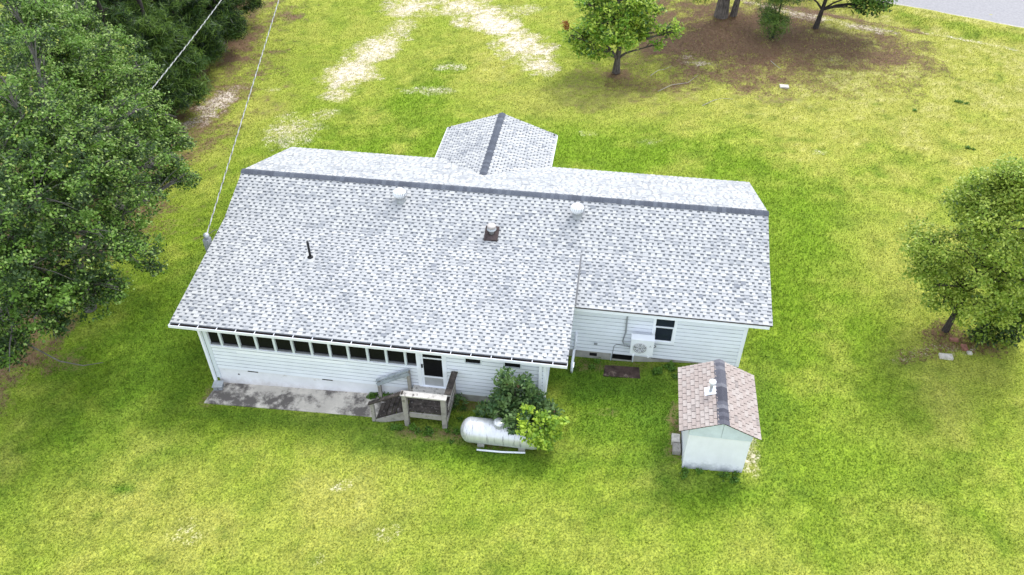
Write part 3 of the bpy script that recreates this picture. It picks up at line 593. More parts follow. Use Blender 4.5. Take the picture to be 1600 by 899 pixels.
EXPO = .158
def tone(x, y):
    q = fbm(np.array([x*.75+3.1]), np.array([y*1.1+2.2]), 3)[0]-.5
    r = random.random()
    if q > .09: return random.choices([0, 1, 2, 3], [4, 2, 4, .25])[0]
    return random.choices([0, 1, 2, 3], [6, 5, 1.2, .04])[0]
def shingles(O, U, Vd, L, clip, singles=0, name="shingle"):
    """O: a point on the eave line, U along the eave, Vd up the slope; rows of laminated shingles lapped over each other"""
    O = Vector(O); U = Vector(U).normalized(); Vd = Vector(Vd).normalized(); N = U.cross(Vd).normalized()
    if N.z < 0: N = -N
    flip = U.cross(Vd).z < 0
    base = MB(); teeth = MB(); single = []
    rows = int(math.ceil(L/EXPO))
    def P(uu, vv, h): return O+U*uu+Vd*vv+N*h
    def addq(mb, pts, m):
        mb.quad(*(pts[::-1] if flip else pts), m)
    for r in range(rows):
        v0 = r*EXPO+random.uniform(-.004, .004); v1 = min((r+1)*EXPO+.012, L)
        if r == 0: v0 = -.02
        a0, a1 = clip(v0); b0, b1 = clip(v1); a0, a1 = min(a0, b0) if False else max(a0, b0), min(a1, b1)
        if a1-a0 < .1: continue
        addq(base, [P(a0, v0, .014), P(a1, v0, .014), P(a1, v1, .006), P(a0, v1, .006)], 4)
        addq(base, [P(a0, v0, .001), P(a1, v0, .001), P(a1, v0, .014), P(a0, v0, .014)], 3)
        cur = a0-random.uniform(0, .2)
        while cur < a1:
            w_ = random.choice((.10, .13, .16, .19, .22)); g_ = random.choice((.08, .10, .12, .15))
            s0, s1 = max(a0, cur), min(a1, cur+w_)
            if s1-s0 > .03:
                c = P((s0+s1)/2, v0, 0); t = tone(c.x, c.y)
                hb, ht = .026+random.uniform(-.002, .003), .0105
                mb = teeth if r >= singles else MB()
                A, B, C, D = P(s0, v0, hb), P(s1, v0, hb), P(s1, v1, ht), P(s0, v1, ht)
                a, b, c_, d = P(s0, v0, .010), P(s1, v0, .010), P(s1, v1, .002), P(s0, v1, .002)
                addq(mb, [A, B, C, D], t); addq(mb, [a, b, B, A], 3 if r >= singles else t)
                for q in ([b, c_, C, B], [d, a, A, D]): addq(mb, q, t)
                if r < singles: single.append((mb, t))
            g0, g1 = max(a0, cur+w_), min(a1, cur+w_+g_)
            if g1-g0 > .02:
                k = .54+random.uniform(-.06, .06)
                va, vb = v0+(v1-v0)*k, v1
                ha = .014-.008*k+.0035
                addq(base, [P(g0, va, ha), P(g1, va, ha), P(g1, vb, .0095), P(g0, vb, .0095)], 5)
            cur += w_+g_
    base.build("shingle_courses", SH, roof, None, "stuff")
    teeth.build("shingles", SH, roof, None, "stuff")
    for mb, t in single:
        m_ = mb.mesh(name, [SH[t]]); m_.polygons.foreach_set('material_index', [0]*len(m_.polygons)); link(name, m_, roof)
def slope_vec(y0, z0, y1, z1): return (0, y1-y0, z1-z0), math.hypot(y1-y0, z1-z0)
v, L = slope_vec(YE, ZE, YB, ZB); shingles((0, YE, ZE), (1, 0, 0), v, L, lambda q: (-.02, RXM+.02), singles=6)
v, L = slope_vec(YB, ZB, 0, ZR); shingles((0, YB, ZB), (1, 0, 0), v, L, lambda q: (-.02, RXR+.02))
v, L = slope_vec(YW, ZW, YB, ZB); shingles((0, YW, ZW), (1, 0, 0), v, L, lambda q: (RXM-.02, RXR+.02))
v, L = slope_vec(YF, ZF, 0, ZR); shingles((0, YF, ZF), (1, 0, 0), v, L, lambda q: (-.02, RXR+.02))
# front gable: the rows stop at the valley
def gable(side):
    ex = GL if side < 0 else GR
    vv = Vector((GX-ex, 0, GZ-GZE)); L = vv.length
    # u runs along +y
    def clip(q):
        z = GZE+(GZ-GZE)*max(0, q)/L; yv = (z-ZR)*YF/(ZF-ZR)
        return (yv-.08, GY+.02)
    shingles((ex, 0, GZE), (0, 1, 0), vv, L, clip)
gable(-1); gable(1)
# gable eave trims
mb = MB(); mb.box(GL-.06, GL-.03, YF-.2, GY, GZE-.15, GZE-.01); mb.build("fascia", M_trim, roof)
mb = MB(); mb.box(GR+.03, GR+.06, YF-.2, GY, GZE-.15, GZE-.01); mb.build("fascia", M_trim, roof)
# ridge caps: bent pieces that lap along the ridge
def ridge_caps(a, b, s1, s2, half, step, mats, name="ridge_cap", par=roof, lift=.03):
    """s1/s2: drop per metre on each side of the ridge (pointing across)"""
    a = Vector(a); b = Vector(b); d = (b-a); L = d.length; d.normalize(); n = int(L/step); step = L/n
    cr = d.cross(Vector((0, 0, 1))).normalized()
    for i in range(n):
        p = a+d*(i*step-.012); q = a+d*((i+1)*step+.012); j = random.uniform(-.008, .008); h0, h1 = lift+.014, lift
        mb = MB()
        def sec(o, h): return [o+cr*(half+j)-Vector((0, 0, s1*half-h)), o+cr*half*.35-Vector((0, 0, s1*half*.35-h-.006)), o+Vector((0, 0, h+.002)), o-cr*half*.35-Vector((0, 0, s2*half*.35-h-.006)), o-cr*(half+j)-Vector((0, 0, s2*half-h))]
        A, B = sec(p, h0), sec(q, h1)
        for k in range(4): mb.quad(A[k+1], A[k], B[k], B[k+1], 0)
        dn = Vector((0, 0, .016))
        for k in range(4): mb.quad(A[k], A[k+1], A[k+1]-dn, A[k]-dn, 0)
        mb.quad(A[0], A[0]-dn, B[0]-dn, B[0]); mb.quad(A[4]-dn, A[4], B[4], B[4]-dn)
        mb.build(name, random.choices(mats, [5, 2, 3])[0], par)
ridge_caps((RX0-.03, 0, ZR), (RXR+.03, 0, ZR), .37, .36, .19, .185, RIDGE)
ridge_caps((GX, GY+.03, GZ), (GX, GYI-.05, GZ), .36, .36, .17, .175, RIDGE)
# flashing at valley mouth corners
for (x, y) in ((GL+.12, GY-.12), (GR-.12, GY-.12)):
    mb = MB(); mb.box(x-.05, x+.05, y-.05, y+.05, GZE+.05, GZE+.085); mb.build("nail_plate", M_black, roof)

# gutter along the long rear eave, full of litter
mb = MB(); gy0, gy1 = YE-.175, YE+.044; zt, zb = ZE-.02, ZE-.13
mb.box(RX0-.02, RXM+.02, gy0-.012, gy0+.012, zb, zt+.012); mb.box(RX0-.02, RXM+.02, gy0+.012, gy1, zb-.004, zb+.01); mb.box(RX0-.02, RX0-.005, gy0+.012, gy1, zb+.01, zt); mb.box(RXM+.005, RXM+.02, gy0+.012, gy1, zb+.01, zt)
gut = mb.build("gutter", M_gut, house)
mb = MB(); n = 120
for i in range(n):
    xa = RX0+(RXM-RX0)*i/n; xb = RX0+(RXM-RX0)*(i+1)/n
    h = lambda x: zt-.055+.03*(vnoise(np.array([x*3.1]), np.array([.5]))[0]-.5)
    mb.quad((xa, gy0+.012, h(xa)), (xb, gy0+.012, h(xb)), (xb, gy1, h(xb+9)), (xa, gy1, h(xa+9)), 0)
mb.build("gutter_litter", M_lit, gut)
for i in range(21):
    x = .38+i*.742; mb = MB(); mb.box(x-.011, x+.011, gy0-.015, gy1+.02, zt-.012, zt+.014); mb.build("gutter_strap", M_gut, gut)
# downspouts
mb = MB(); mb.beam((1.03, WYM-.11, 2.25), (1.03, WYM-.11, -.80), .09, .11, (0, 1, 0)); mb.tube([(.62, YE-.03, 2.24), (.72, YE+.05, 2.12), (1.03, WYM-.1, 2.06)], .05, 8); mb.beam((1.03, WYM-.11, -.80), (1.12, WYM-.32, -.9), .09, .11, (0, 0, 1)); mb.build("downspout", M_trim, house)
mb = MB(); mb.beam((14.03, WYM-.10, 2.25), (14.03, WYM-.10, -.35), .11, .09, (0, 1, 0)); mb.box(13.96, 14.10, WYM-.16, WYM-.03, 2.12, 2.26); mb.build("downspout", M_trim, house)
mb = MB(); mb.tube([(15.14, WYW-.09, 1.0), (15.12, WYW-.09, .16), (15.10, WYW-.14, .08), (15.08, -5.50, -.02), (15.08, -5.60, -.10), (15.08, -5.64, -.44)], .055, 8); mb.build("downspout", M_trim, house)

# roof vents (fixed to the roof)
def turbine(x, y):
    z = roof_z(x, y); r0 = .215
    mb = MB(); mb.lathe((x, y, z), [(r0+.02, -.10), (r0, .0), (r0, .22), (r0+.02, .225), (r0+.02, .24)], 24); t = mb.build("turbine_vent", M_metal, house)
    mb = MB(); mb.lathe((x, y, z), [(.10, .24), (.23, .27), (.255, .35), (.23, .45), (.18, .52), (.05, .565), (.001, .567)], 24); mb.build("turbine_core", M_ledge, t)
    mb = MB()
    for k in range(22):
        a = 2*math.pi*k/22; b = a+.215
        pr = [(.255, .25), (.305, .35), (.275, .46), (.175, .54), (.03, .575)]
        for (p, q) in zip(pr[:-1], pr[1:]):
            mb.quad((x+math.cos(a)*p[0], y+math.sin(a)*p[0], z+p[1]), (x+math.cos(b)*p[0]*.95, y+math.sin(b)*p[0]*.95, z+p[1]), (x+math.cos(b)*q[0]*.95, y+math.sin(b)*q[0]*.95, z+q[1]), (x+math.cos(a)*q[0], y+math.sin(a)*q[0], z+q[1]))
    mb.build("turbine_vanes", M_ac, t)
turbine(7.25, -.84); turbine(14.70, -.88)
x, y = 11.32, -2.05; z = roof_z(x, y)
mb = MB(); zl = roof_z(x, y-.34); mb.hexa([(x-.28, y-.34, zl), (x+.28, y-.34, zl), (x+.28, y+.3, z+.02), (x-.28, y+.3, z+.02), (x-.28, y-.34, zl+.09), (x+.28, y-.34, zl+.09), (x+.28, y+.3, z+.19), (x-.28, y+.3, z+.19)], 0); fl = mb.build("flue_base", M_flash, house)
mb = MB(); mb.lathe((x, y, z), [(.11, .05), (.11, .22), (.17, .23), (.195, .245), (.195, .27), (.15, .285), (.15, .34)], 20); mb.build("flue_pipe", M_metal, fl)
mb = MB(); mb.lathe((x, y, z), [(.14, .34), (.18, .35), (.18, .43), (.165, .45), (.05, .46)], 20); mb.build("flue_cap", M_rust, fl)
x, y = 4.28, -4.10; z = roof_z(x, y)
mb = MB(); mb.tube([(x, y, z-.03), (x, y, z+.80)], .05, 10); pp = mb.build("vent_stack", M_black, house)
mb = MB(); mb.lathe((x, y, z+.03), [(.13, 0), (.085, .03), (.06, .06)], 14); mb.build("stack_boot", M_black, pp)
mb = MB(); k = (ZB-ZE)/(YB-YE); mb.hexa([(x-.2, y-.30, z-.30*k+.02), (x+.2, y-.30, z-.30*k+.02), (x+.2, y+.15, z+.15*k+.02), (x-.2, y+.15, z+.15*k+.02), (x-.2, y-.30, z-.30*k+.036), (x+.2, y-.30, z-.30*k+.036), (x+.2, y+.15, z+.15*k+.036), (x-.2, y+.15, z+.15*k+.036)]); mb.build("stack_flashing", SH[1], pp)

# ------------------------------------------------------------------ patio slab and porch
mb = MB(); mb.hexa([(.92, -8.86, -1.2), (8.2, -8.92, -1.0), (8.25, -7.70, -1.0), (1.05, -7.70, -1.2), (.92, -8.86, -.90), (8.2, -8.92, -.545), (8.25, -7.70, -.545), (1.05, -7.70, -.90)]); mb.build("patio", M_slab, None, "long stained concrete slab along the rear wall", "structure")
deck = empty("porch_steps", (9.9, -8.5, -.45), "weathered grey wooden porch with mossy steps at the storm door", "porch")
fl_z = .24
for i in range(9):
    y0 = -9.08+i*.147; mb = MB(); j = random.uniform(-.006, .006); mb.box(9.22+random.uniform(-.02, .02), 10.78+random.uniform(-.02, .02), y0, y0+.137, fl_z-.035+j, fl_z+j)
    mb.build("floor_board", M_woodw if i > 5 else M_wooddk, deck)
mb = MB(); mb.box(9.33, 10.55, -9.15, -9.09, -.03, .195); mb.box(9.25, 9.30, -9.05, -7.85, -.03, .195); mb.box(10.70, 10.75, -9.0, -7.85, -.03, .195); mb.build("floor_frame", M_wood, deck)
for (x, y, z0, z1, s) in [(9.22, -9.14, -.58, 1.20, .17), (10.66, -9.12, -.50, 1.20, .18), (9.06, -7.90, -.5, 1.10, .12), (10.80, -7.92, -.45, 1.20, .10)]:
    mb = MB(); mb.box(x-s/2, x+s/2, y-s/2, y+s/2, z0, z1); mb.build("post", M_wood, deck)
mb = MB(); mb.box(9.10, 10.80, -9.27, -9.02, 1.203, 1.245); mb.build("rail_cap", M_woodw, deck)
mb = MB(); mb.beam((10.80, -9.00, 1.255), (10.84, -7.85, 1.26), .24, .04); mb.build("rail_cap", M_wooddk, deck)
mb = MB(); mb.box(9.32, 10.55, -9.16, -9.115, 1.05, 1.20); mb.build("rail_board", M_wood, deck)
mb = MB(); mb.box(10.76, 10.80, -8.95, -7.97, .36, .56); mb.build("rail_board", M_wood, deck)
mb = MB(); mb.box(10.765, 10.81, -9.2, -7.97, .02, .22); mb.build("rail_board", M_wood, deck)
for i, zt_ in enumerate((.04, -.17, -.38)):
    x1 = 9.15-.40*i
    for k in range(2):
        mb = MB(); j = random.uniform(-.008, .008); mb.box(x1-.40+k*.165+.06, x1-.40+k*.165+.21, -9.06, -7.98, zt_-.045+j, zt_+j); mb.build("tread", M_wooddk, deck)
for y in (-9.10, -7.95):
    mb = MB(); mb.hexa([(7.95, y-.02, -.66), (9.2, y-.02, -.25), (9.2, y+.02, -.25), (7.95, y+.02, -.66), (7.95, y-.02, -.47), (9.2, y-.02, .19), (9.2, y+.02, .19), (7.95, y+.02, -.47)]); mb.build("stringer", M_wood, deck)
mb = MB(); mb.box(7.84, 7.97, -9.12, -8.99, -.66, .42); mb.build("post", M_wood, deck)
mb = MB(); mb.beam((7.80, -9.12, .43), (9.18, -9.14, 1.262), .17, .045); mb.build("handrail", M_wooddk, deck)
mb = MB(); mb.box(7.79, 7.91, -7.96, -7.84, -.62, .33); mb.build("post", M_wood, deck)
mb = MB(); mb.beam((7.76, -7.93, .40), (9.10, -7.93, 1.19), .12, .045); mb.build("handrail", M_woodb, deck)
mb = MB(); mb.beam((7.80, -7.985, .25), (9.10, -7.985, 1.03), .03, .15); mb.build("rail_board", M_woodb, deck)

# ------------------------------------------------------------------ things by the house
# splash box at the downspout
t = empty("splash_box", (1.2, -8.15, -.9), "small grey metal box at the foot of the left downspout", "box")
mb = MB(); mb.hexa([(1.05, -8.22, -.92), (1.38, -8.16, -.92), (1.34, -7.9, -.92), (1.02, -7.96, -.92), (1.05, -8.22, -.70), (1.38, -8.16, -.70), (1.34, -7.9, -.66), (1.02, -7.96, -.66)]); b_ = mb.build("case", M_grey, t)
mb = MB(); mb.hexa([(1.02, -8.25, -.70), (1.41, -8.18, -.70), (1.37, -7.87, -.655), (0.99, -7.93, -.655), (1.02, -8.25, -.675), (1.41, -8.18, -.675), (1.37, -7.87, -.63), (0.99, -7.93, -.63)]); mb.build("lid", M_metal, t)
mb = MB(); mb.beam((1.22, -8.21, -.80), (1.24, -8.20, -.80), .02, .06); mb.build("hole", M_black, t)
# gas tank
t = empty("gas_tank", (12.88, -9.58, -.35), "white horizontal gas tank with grey streaks beside the bush", "gas tank", rz=R(-1.5))
r_ = .465; cx, cy, cz = 12.88, -9.58, .17; hl = 1.50-r_*.75
prof = [(.001, -hl-r_*.8)]+[(r_*math.sin(a), -hl-r_*.8*math.cos(a)) for a in np.linspace(.12, math.pi/2, 10)]+[(r_, -hl*.5), (r_, 0), (r_, hl*.5)]+[(r_*math.sin(a), hl+r_*.8*math.cos(a)) for a in np.linspace(math.pi/2, .12, 10)]+[(.001, hl+r_*.8)]
mb = MB(); mb.lathe((cx, cy, cz), prof, 40, axis='x'); sh_ = mb.build("shell", M_tank, t)
for xx in (-hl, hl): mb = MB(); mb.lathe((cx+xx, cy, cz), [(r_+.001, -.012), (r_+.004, 0), (r_+.001, .012)], 40, axis='x'); mb.build("weld_seam", M_tank, sh_)
mb = MB(); mb.lathe((12.78, cy, cz+r_-.06), [(.21, 0), (.21, .17), (.215, .175), (.205, .20), (.16, .235), (.08, .25), (.001, .252)], 24); dm = mb.build("valve_dome", M_tank, t)
mb = MB(); mb.lathe((12.78, cy, cz+r_+.108), [(.219, 0), (.219, .012)], 24); mb.build("lid_rim", M_grey, dm)
for xx in (-.75, .75): mb = MB(); mb.box(cx+xx-.12, cx+xx+.12, cy-.3, cy+.3, -.48, cz-r_+.12); mb.build("saddle", M_block, t)
mb = MB(); mb.beam((11.60, -9.62, .42), (11.70, -9.70, .44), .06, .03); mb.build("data_plate", M_grey, t)
mb = MB(); mb.tube([(12.02, -10.06, -.335), (12.9, -10.06, -.30), (13.78, -10.0, -.265)], .035, 8); tag(mb.build("plastic_pipe", M_trim), "white plastic pipe lying in the grass in front of the gas tank", "pipe")
# air conditioner on the wing wall
t = empty("air_conditioner", (17.7, -5.15, .6), "white outdoor air conditioner unit on the wing wall by the window", "air conditioner")
ax0, ax1, ay0, ay1, az0, az1 = 17.28, 18.16, -5.33, -5.0, .62, 1.42
mb = MB(); mb.box(ax0, ax1, ay0, ay1, az0, az1-.03); mb.box(ax0-.008, ax1+.008, ay0-.008, ay1+.008, az1-.028, az1)
case = mb.build("casing", M_ac, t)
gc = (17.64, ay0, .99)
mb = MB(); mb.lathe((gc[0], gc[1]-.012, gc[2]), [(.27, 0), (.27, .011)], 32, axis='y'); mb.build("fan_opening", M_grill, t)
mb = MB()
for rr in (.08, .14, .20, .262):
    mb.tube([(gc[0]+rr*math.cos(a), gc[1]-.03, gc[2]+rr*math.sin(a)) for a in np.linspace(0, 2*math.pi, 29)], .008, 5, caps=False)
for k in range(10):
    a = math.pi*2*k/10; mb.tube([(gc[0]+.05*math.cos(a), gc[1]-.03, gc[2]+.05*math.sin(a)), (gc[0]+.262*math.cos(a), gc[1]-.03, gc[2]+.262*math.sin(a))], .007, 5)
mb.build("fan_grille", M_ac, t)
mb = MB()
for k in range(5):
    a = 2*math.pi*k/5; c_, s_ = math.cos(a), math.sin(a); c2, s2 = math.cos(a+.7), math.sin(a+.7)
    mb.quad((gc[0]+.04*c_, gc[1]-.016, gc[2]+.04*s_), (gc[0]+.24*c_, gc[1]-.022, gc[2]+.24*s_), (gc[0]+.24*c2, gc[1]-.014, gc[2]+.24*s2), (gc[0]+.04*c2, gc[1]-.014, gc[2]+.04*s2))
mb.build("fan_blades", M_ledge, t)
mb = MB(); lx, lz = 18.03, 1.12                      # three small diamonds
for a in (90, 210, 330):
    c1 = Vector((lx, ay0-.004, lz)); d1 = Vector((math.cos(R(a)), 0, math.sin(R(a)))); d2 = Vector((-d1.z, 0, d1.x))
    mb.poly([c1, c1+d1*.03-d2*.017, c1+d1*.06, c1+d1*.03+d2*.017])
mb.build("badge", M_grey, t)
for xx in (17.42, 18.0): mb = MB(); mb.box(xx-.035, xx+.035, -5.36, WYW-.035, .54, .615); mb.build("bracket", M_ac, t)
mb = MB(); mb.tube([(18.17, -5.1, 1.0), (18.26, -5.08, .95), (18.28, -4.95, .80), (18.17, -4.95, .68)], .014, 6); mb.build("power_cable", M_wired, t)
mb = MB(); mb.beam((17.04, WYW-.06, 2.30), (17.05, WYW-.06, 1.25), .06, .05, (0, 1, 0)); mb.box(16.99, 17.09, WYW-.09, WYW-.03, 2.16, 2.30); mb.tube([(17.05, WYW-.06, 1.27), (17.0, WYW-.06, .95), (16.98, WYW-.08, .80), (17.05, -4.95, .70), (17.27, -5.05, .74)], .028, 8); mb.tube([(17.27, -5.02, .70), (16.75, WYW-.05, .56), (16.66, WYW-.05, .45), (16.63, WYW-.05, 0), (16.61, -4.82, -.35)], .013, 6)
mb.build("line_set", M_grey, t)
# board over the crawl hole, laid on the grass
mb = MB(); mb.hexa([(16.34, -5.74, -.42), (17.80, -5.74, -.36), (17.74, -5.10, -.40), (16.38, -5.12, -.45), (16.34, -5.74, -.33), (17.80, -5.74, -.26), (17.74, -5.10, -.29), (16.38, -5.12, -.34)]); tag(mb.build("plywood_board", M_ply), "dark stained board lying on the grass below the crawl opening", "board")
# service mast and wires at the left gable
t = empty("service_mast", (-.20, -3.75, -.97), "grey service mast where the wire meets the left roof edge", "mast")
mb = MB(); mb.tube([(-.20, -3.75, -1.05), (-.20, -3.75, 3.30)], .05, 10); mb.build("conduit", M_grey, t)
mb = MB(); mb.box(-.33, -.10, -3.90, -3.62, 2.2, 3.22); mb.build("meter_box", M_grey, t)
mb = MB(); mb.lathe((-.20, -3.75, 3.28), [(.06, 0), (.12, .03), (.12, .12), (.08, .18), (.02, .2)], 14); mb.build("weather_head", M_metal, t)
mb = MB(); mb.tube([(-.15, -3.7, 3.36), (.05, -3.6, 3.5), (.12, -3.4, 3.45), (.14, -3.3, 3.2)], .014, 6); mb.build("drip_loop", M_wired, t)
def wire(pts, label):
    pts = [Vector(p) for p in pts]
    # smooth the run, then twist two strands round it
    n = 150; Q = []; xs = [0]
    for a, b in zip(pts[:-1], pts[1:]): xs.append(xs[-1]+(b-a).length)
    tt = np.linspace(0, xs[-1], n*3)
    co = [np.polyval(np.polyfit(xs, [p[k] for p in pts], min(2, len(pts)-1)), tt) for k in range(3)]
    C_ = [Vector(c) for c in zip(*co)]
    t = empty("overhead_wire", C_[0], label, "wire", "overhead service wires")
    for k, m in ((0, M_wire), (1, M_wired), (2, M_wire)):
        mb = MB(); S = []
        for i, p in enumerate(C_):
            a = i*1.05+k*2.094; S.append(p+Vector((math.cos(a)*.02, 0, math.sin(a)*.02)))
        mb.tube(S, .012 if m is M_wire else .010, 4); mb.build("strand", m, t)
wire([(-.20, -3.77, 3.50), (-.64, -1.03, 3.81), (-1.38, 2.87, 4.20), (-2.24, 7.39, 4.75), (-3.63, 14.69, 6.00), (-9.4, 45, 9.5)], "twisted wire running from the service mast over the lawn")
wire([(-5.0, -.5, 6.0), (-5.5, 4.6, 5.95), (-5.9, 9, 6.1), (-6.33, 13.48, 6.35), (-9.4, 45, 9.5)], "twisted wire vanishing into the leafy oak on the left")

# ------------------------------------------------------------------ shed
shed = empty("shed", (20.35, -8.6, 0), "small white shed with a rose brown shingle roof", "shed")
sx0, sx1, sy0, sy1 = 19.33, 21.37, -9.96, -7.28; EZ, RZ, EL, ER, RXs = 1.93, 2.53, 18.97, 21.62, 20.33
YF0, YF1 = -10.07, -7.14
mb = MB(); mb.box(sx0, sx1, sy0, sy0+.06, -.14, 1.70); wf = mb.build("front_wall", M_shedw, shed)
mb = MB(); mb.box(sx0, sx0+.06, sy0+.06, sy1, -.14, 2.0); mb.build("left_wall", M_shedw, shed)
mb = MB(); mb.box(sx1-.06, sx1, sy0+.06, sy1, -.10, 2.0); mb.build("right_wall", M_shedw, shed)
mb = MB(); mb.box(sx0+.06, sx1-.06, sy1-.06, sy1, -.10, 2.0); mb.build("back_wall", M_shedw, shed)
mb = MB(); mb.box(sx0-.02, sx0+.05, sy0-.025, sy0-.002, -.1, 1.71); mb.build("corner_trim", M_shedw, shed)
zz = lambda x: EZ+(RZ-EZ)*(1-abs(x-RXs)/(RXs-EL if x < RXs else ER-RXs))-.05
for (a, b) in ((sx0-.02, 20.36), (20.372, sx1+.01)):
    mb = MB(); pts = [(a, 1.70), (b, 1.70), (b, zz(b)), (a, zz(a))]
    if a < RXs < b: pts = [(a, 1.70), (b, 1.70), (b, zz(b)), (RXs, zz(RXs)), (a, zz(a))]
    fr_ = [Vector((x, sy0-.045, z)) for x, z in pts]; bk = [Vector((x, sy0+.02, z)) for x, z in pts]
    mb.poly(fr_); mb.poly(bk[::-1])
    for i in range(len(pts)): j = (i+1) % len(pts); mb.quad(bk[i], bk[j], fr_[j], fr_[i])
    mb.build("gable_panel", M_shedg, shed)
mb = MB(); mb.poly([(sx1, sy1-.02, 1.98), (sx0, sy1-.02, 1.98), (RXs, sy1-.02, 2.47)]); mb.build("gable_panel", M_shedg, shed)
for side in (-1, 1):
    ex = EL if side < 0 else ER; vv = Vector((RXs-ex, 0, RZ-EZ)); L = vv.length; vv.normalize(); U_ = Vector((0, 1, 0)); N_ = U_.cross(vv).normalized()
    if N_.z < 0: N_ = -N_
    P = lambda a, b, h: Vector((ex, 0, EZ))+U_*a+vv*b+N_*h
    mb = MB(); mb.hexa([P(YF0, -.0, -.03), P(YF1, -.0, -.03), P(YF1, L, -.03), P(YF0, L, -.03), P(YF0, 0, .0), P(YF1, 0, .0), P(YF1, L, .0), P(YF0, L, .0)] if side > 0 else [P(YF1, 0, -.03), P(YF0, 0, -.03), P(YF0, L, -.03), P(YF1, L, -.03), P(YF1, 0, 0), P(YF0, 0, 0), P(YF0, L, 0), P(YF1, L, 0)])
    rs = mb.build("roof_slope", TAN[3], shed)
    ex_ = .147; rows = int(L/ex_)+1
    for r in range(rows):
        v0 = r*ex_-.012; v1 = min(v0+ex_+.018, L)
        if v1-v0 < .03: continue
        cur = YF0-(.15 if r % 2 else 0)-.02
        while cur < YF1:
            a, b = max(cur, YF0-.015), min(cur+.280, YF1+.015)
            if b-a > .04:
                h0 = .026+random.uniform(0, .005); h1 = .005; mb = MB()
                q = [P(a, v0, h0), P(b, v0, h0), P(b, v1, h1), P(a, v1, h1)]; g = [P(a, v0, .001), P(b, v0, .001), P(b, v1, .001), P(a, v1, .001)]
                mb.hexa((g+q) if side > 0 else ([g[1], g[0], g[3], g[2], q[1], q[0], q[3], q[2]]))
                mb.m[2] = mb.m[3] = mb.m[5] = 1
                mb.build("shingle", [random.choices(TAN[:3], [7, 3, .7])[0], TAN[3]], rs)
            cur += .302
ridge_caps((RXs, YF1+.02, RZ), (RXs, YF0-.02, RZ), .465, .455, .19, .165, SRID, "ridge_cap", shed, lift=.025)
mb = MB(); x, y = 19.98, -8.55; z = EZ+(RZ-EZ)*(x-EL)/(RXs-EL); k = (RZ-EZ)/(RXs-EL)
mb.hexa([(x-.19, y-.17, z-.19*k+.02), (x+.17, y-.17, z+.17*k+.02), (x+.17, y+.2, z+.17*k+.02), (x-.19, y+.2, z-.19*k+.02), (x-.19, y-.17, z-.19*k+.034), (x+.17, y-.17, z+.17*k+.034), (x+.17, y+.2, z+.17*k+.034), (x-.19, y+.2, z-.19*k+.034)]); fp = mb.build("pipe_flashing", M_trim, shed)
mb = MB(); mb.tube([(x, y, z), (x, y, z+.44)], .055, 12); mb.build("vent_pipe", M_metal, fp)
mb = MB(); mb.lathe((x, y, z+.44), [(.105, 0), (.12, .01), (.12, .07), (.10, .09), (.001, .095)], 18); mb.build("vent_cap", M_ac, fp)
def block(name, x, y, z, lx, ly, lz, m, label, cat, rz=0, group=None):
    mb = MB(); b = .012
    mb.hexa([(x-lx/2, y-ly/2, z), (x+lx/2, y-ly/2, z), (x+lx/2, y+ly/2, z), (x-lx/2, y+ly/2, z), (x-lx/2, y-ly/2, z+lz-b), (x+lx/2, y-ly/2, z+lz-b), (x+lx/2, y+ly/2, z+lz-b), (x-lx/2, y+ly/2, z+lz-b)])
    mb.hexa([(x-lx/2+b, y-ly/2+b, z+lz-b), (x+lx/2-b, y-ly/2+b, z+lz-b), (x+lx/2-b, y+ly/2-b, z+lz-b), (x-lx/2+b, y+ly/2-b, z+lz-b), (x-lx/2+b, y-ly/2+b, z+lz), (x+lx/2-b, y-ly/2+b, z+lz), (x+lx/2-b, y+ly/2-b, z+lz), (x-lx/2+b, y+ly/2-b, z+lz)])
    o = mb.build(name, m); o.rotation_euler = (0, 0, 0); return tag(o, label, cat, group)
block("concrete_block", 19.12, -8.75, -.22, .30, .40, .22, M_stone, "pale concrete block beside the shed's left wall, farther from the lawn edge", "block", group="blocks by the shed")
block("concrete_block", 19.14, -9.20, -.22, .28, .40, .24, M_wood, "grey brown block beside the shed's front left corner", "block", group="blocks by the shed")
# broken masonry under the right tree
for (x, y, s, m, lb) in [(30.45, -2.0, (.34, .18, .1), M_brick, "red brick lying nearest to the right tree trunk"), (30.75, -2.42, (.22, .34, .1), M_brick, "red brick lying on bare soil farther right of the trunk"), (29.85, -3.10, (.50, .26, .14), M_stone, "broken pale stone lying in front of the right tree"), (30.86, -2.72, (.18, .16, .1), M_stone, "small pale stone beside the farther red brick")]:
    block("brick" if m is M_brick else "stone", x, y, gz(x)-.01, *s, m, lb, "brick" if m is M_brick else "stone", group="rubble under the right tree")
# fallen sticks
def stick(pts, label):
    mb = MB(); P_ = [Vector((x, y, gz(x)+.03+.02*math.sin(i*2.1))) for i, (x, y) in enumerate(pts)]
    mb.tube(P_, [.02*(1-.6*i/(len(P_)-1)) for i in range(len(P_))], 6)
    tag(mb.build("fallen_stick", M_twig), label, "stick", "fallen sticks on the lawn")
stick([(17.85, 21.2), (18.35, 22.0), (18.75, 22.2), (19.25, 22.75)], "pale fallen stick on the brown ground nearest the bushy green tree")
stick([(18.35, 19.0), (19.2, 19.9), (20.2, 20.3), (20.9, 21.4)], "long thin bleached stick on the lawn below the pines")
stick([(21.0, 17.2), (21.7, 17.9), (22.2, 18.3), (22.9, 18.25)], "short bleached stick on open grass, nearest the house")
stick([(13.1, 25.2), (13.25, 24.7), (13.4, 24.5)], "tiny stick left of the bushy tree's trunk")
stick([(25.7, 24.1), (25.95, 23.4), (26.3, 22.9)], "dark little stick at the edge of the pine straw")
block("paving_stone", 26.15, 20.4, gz(26)-.03, .55, .4, .12, M_stone, "flat pale stone alone on the far lawn", "stone")

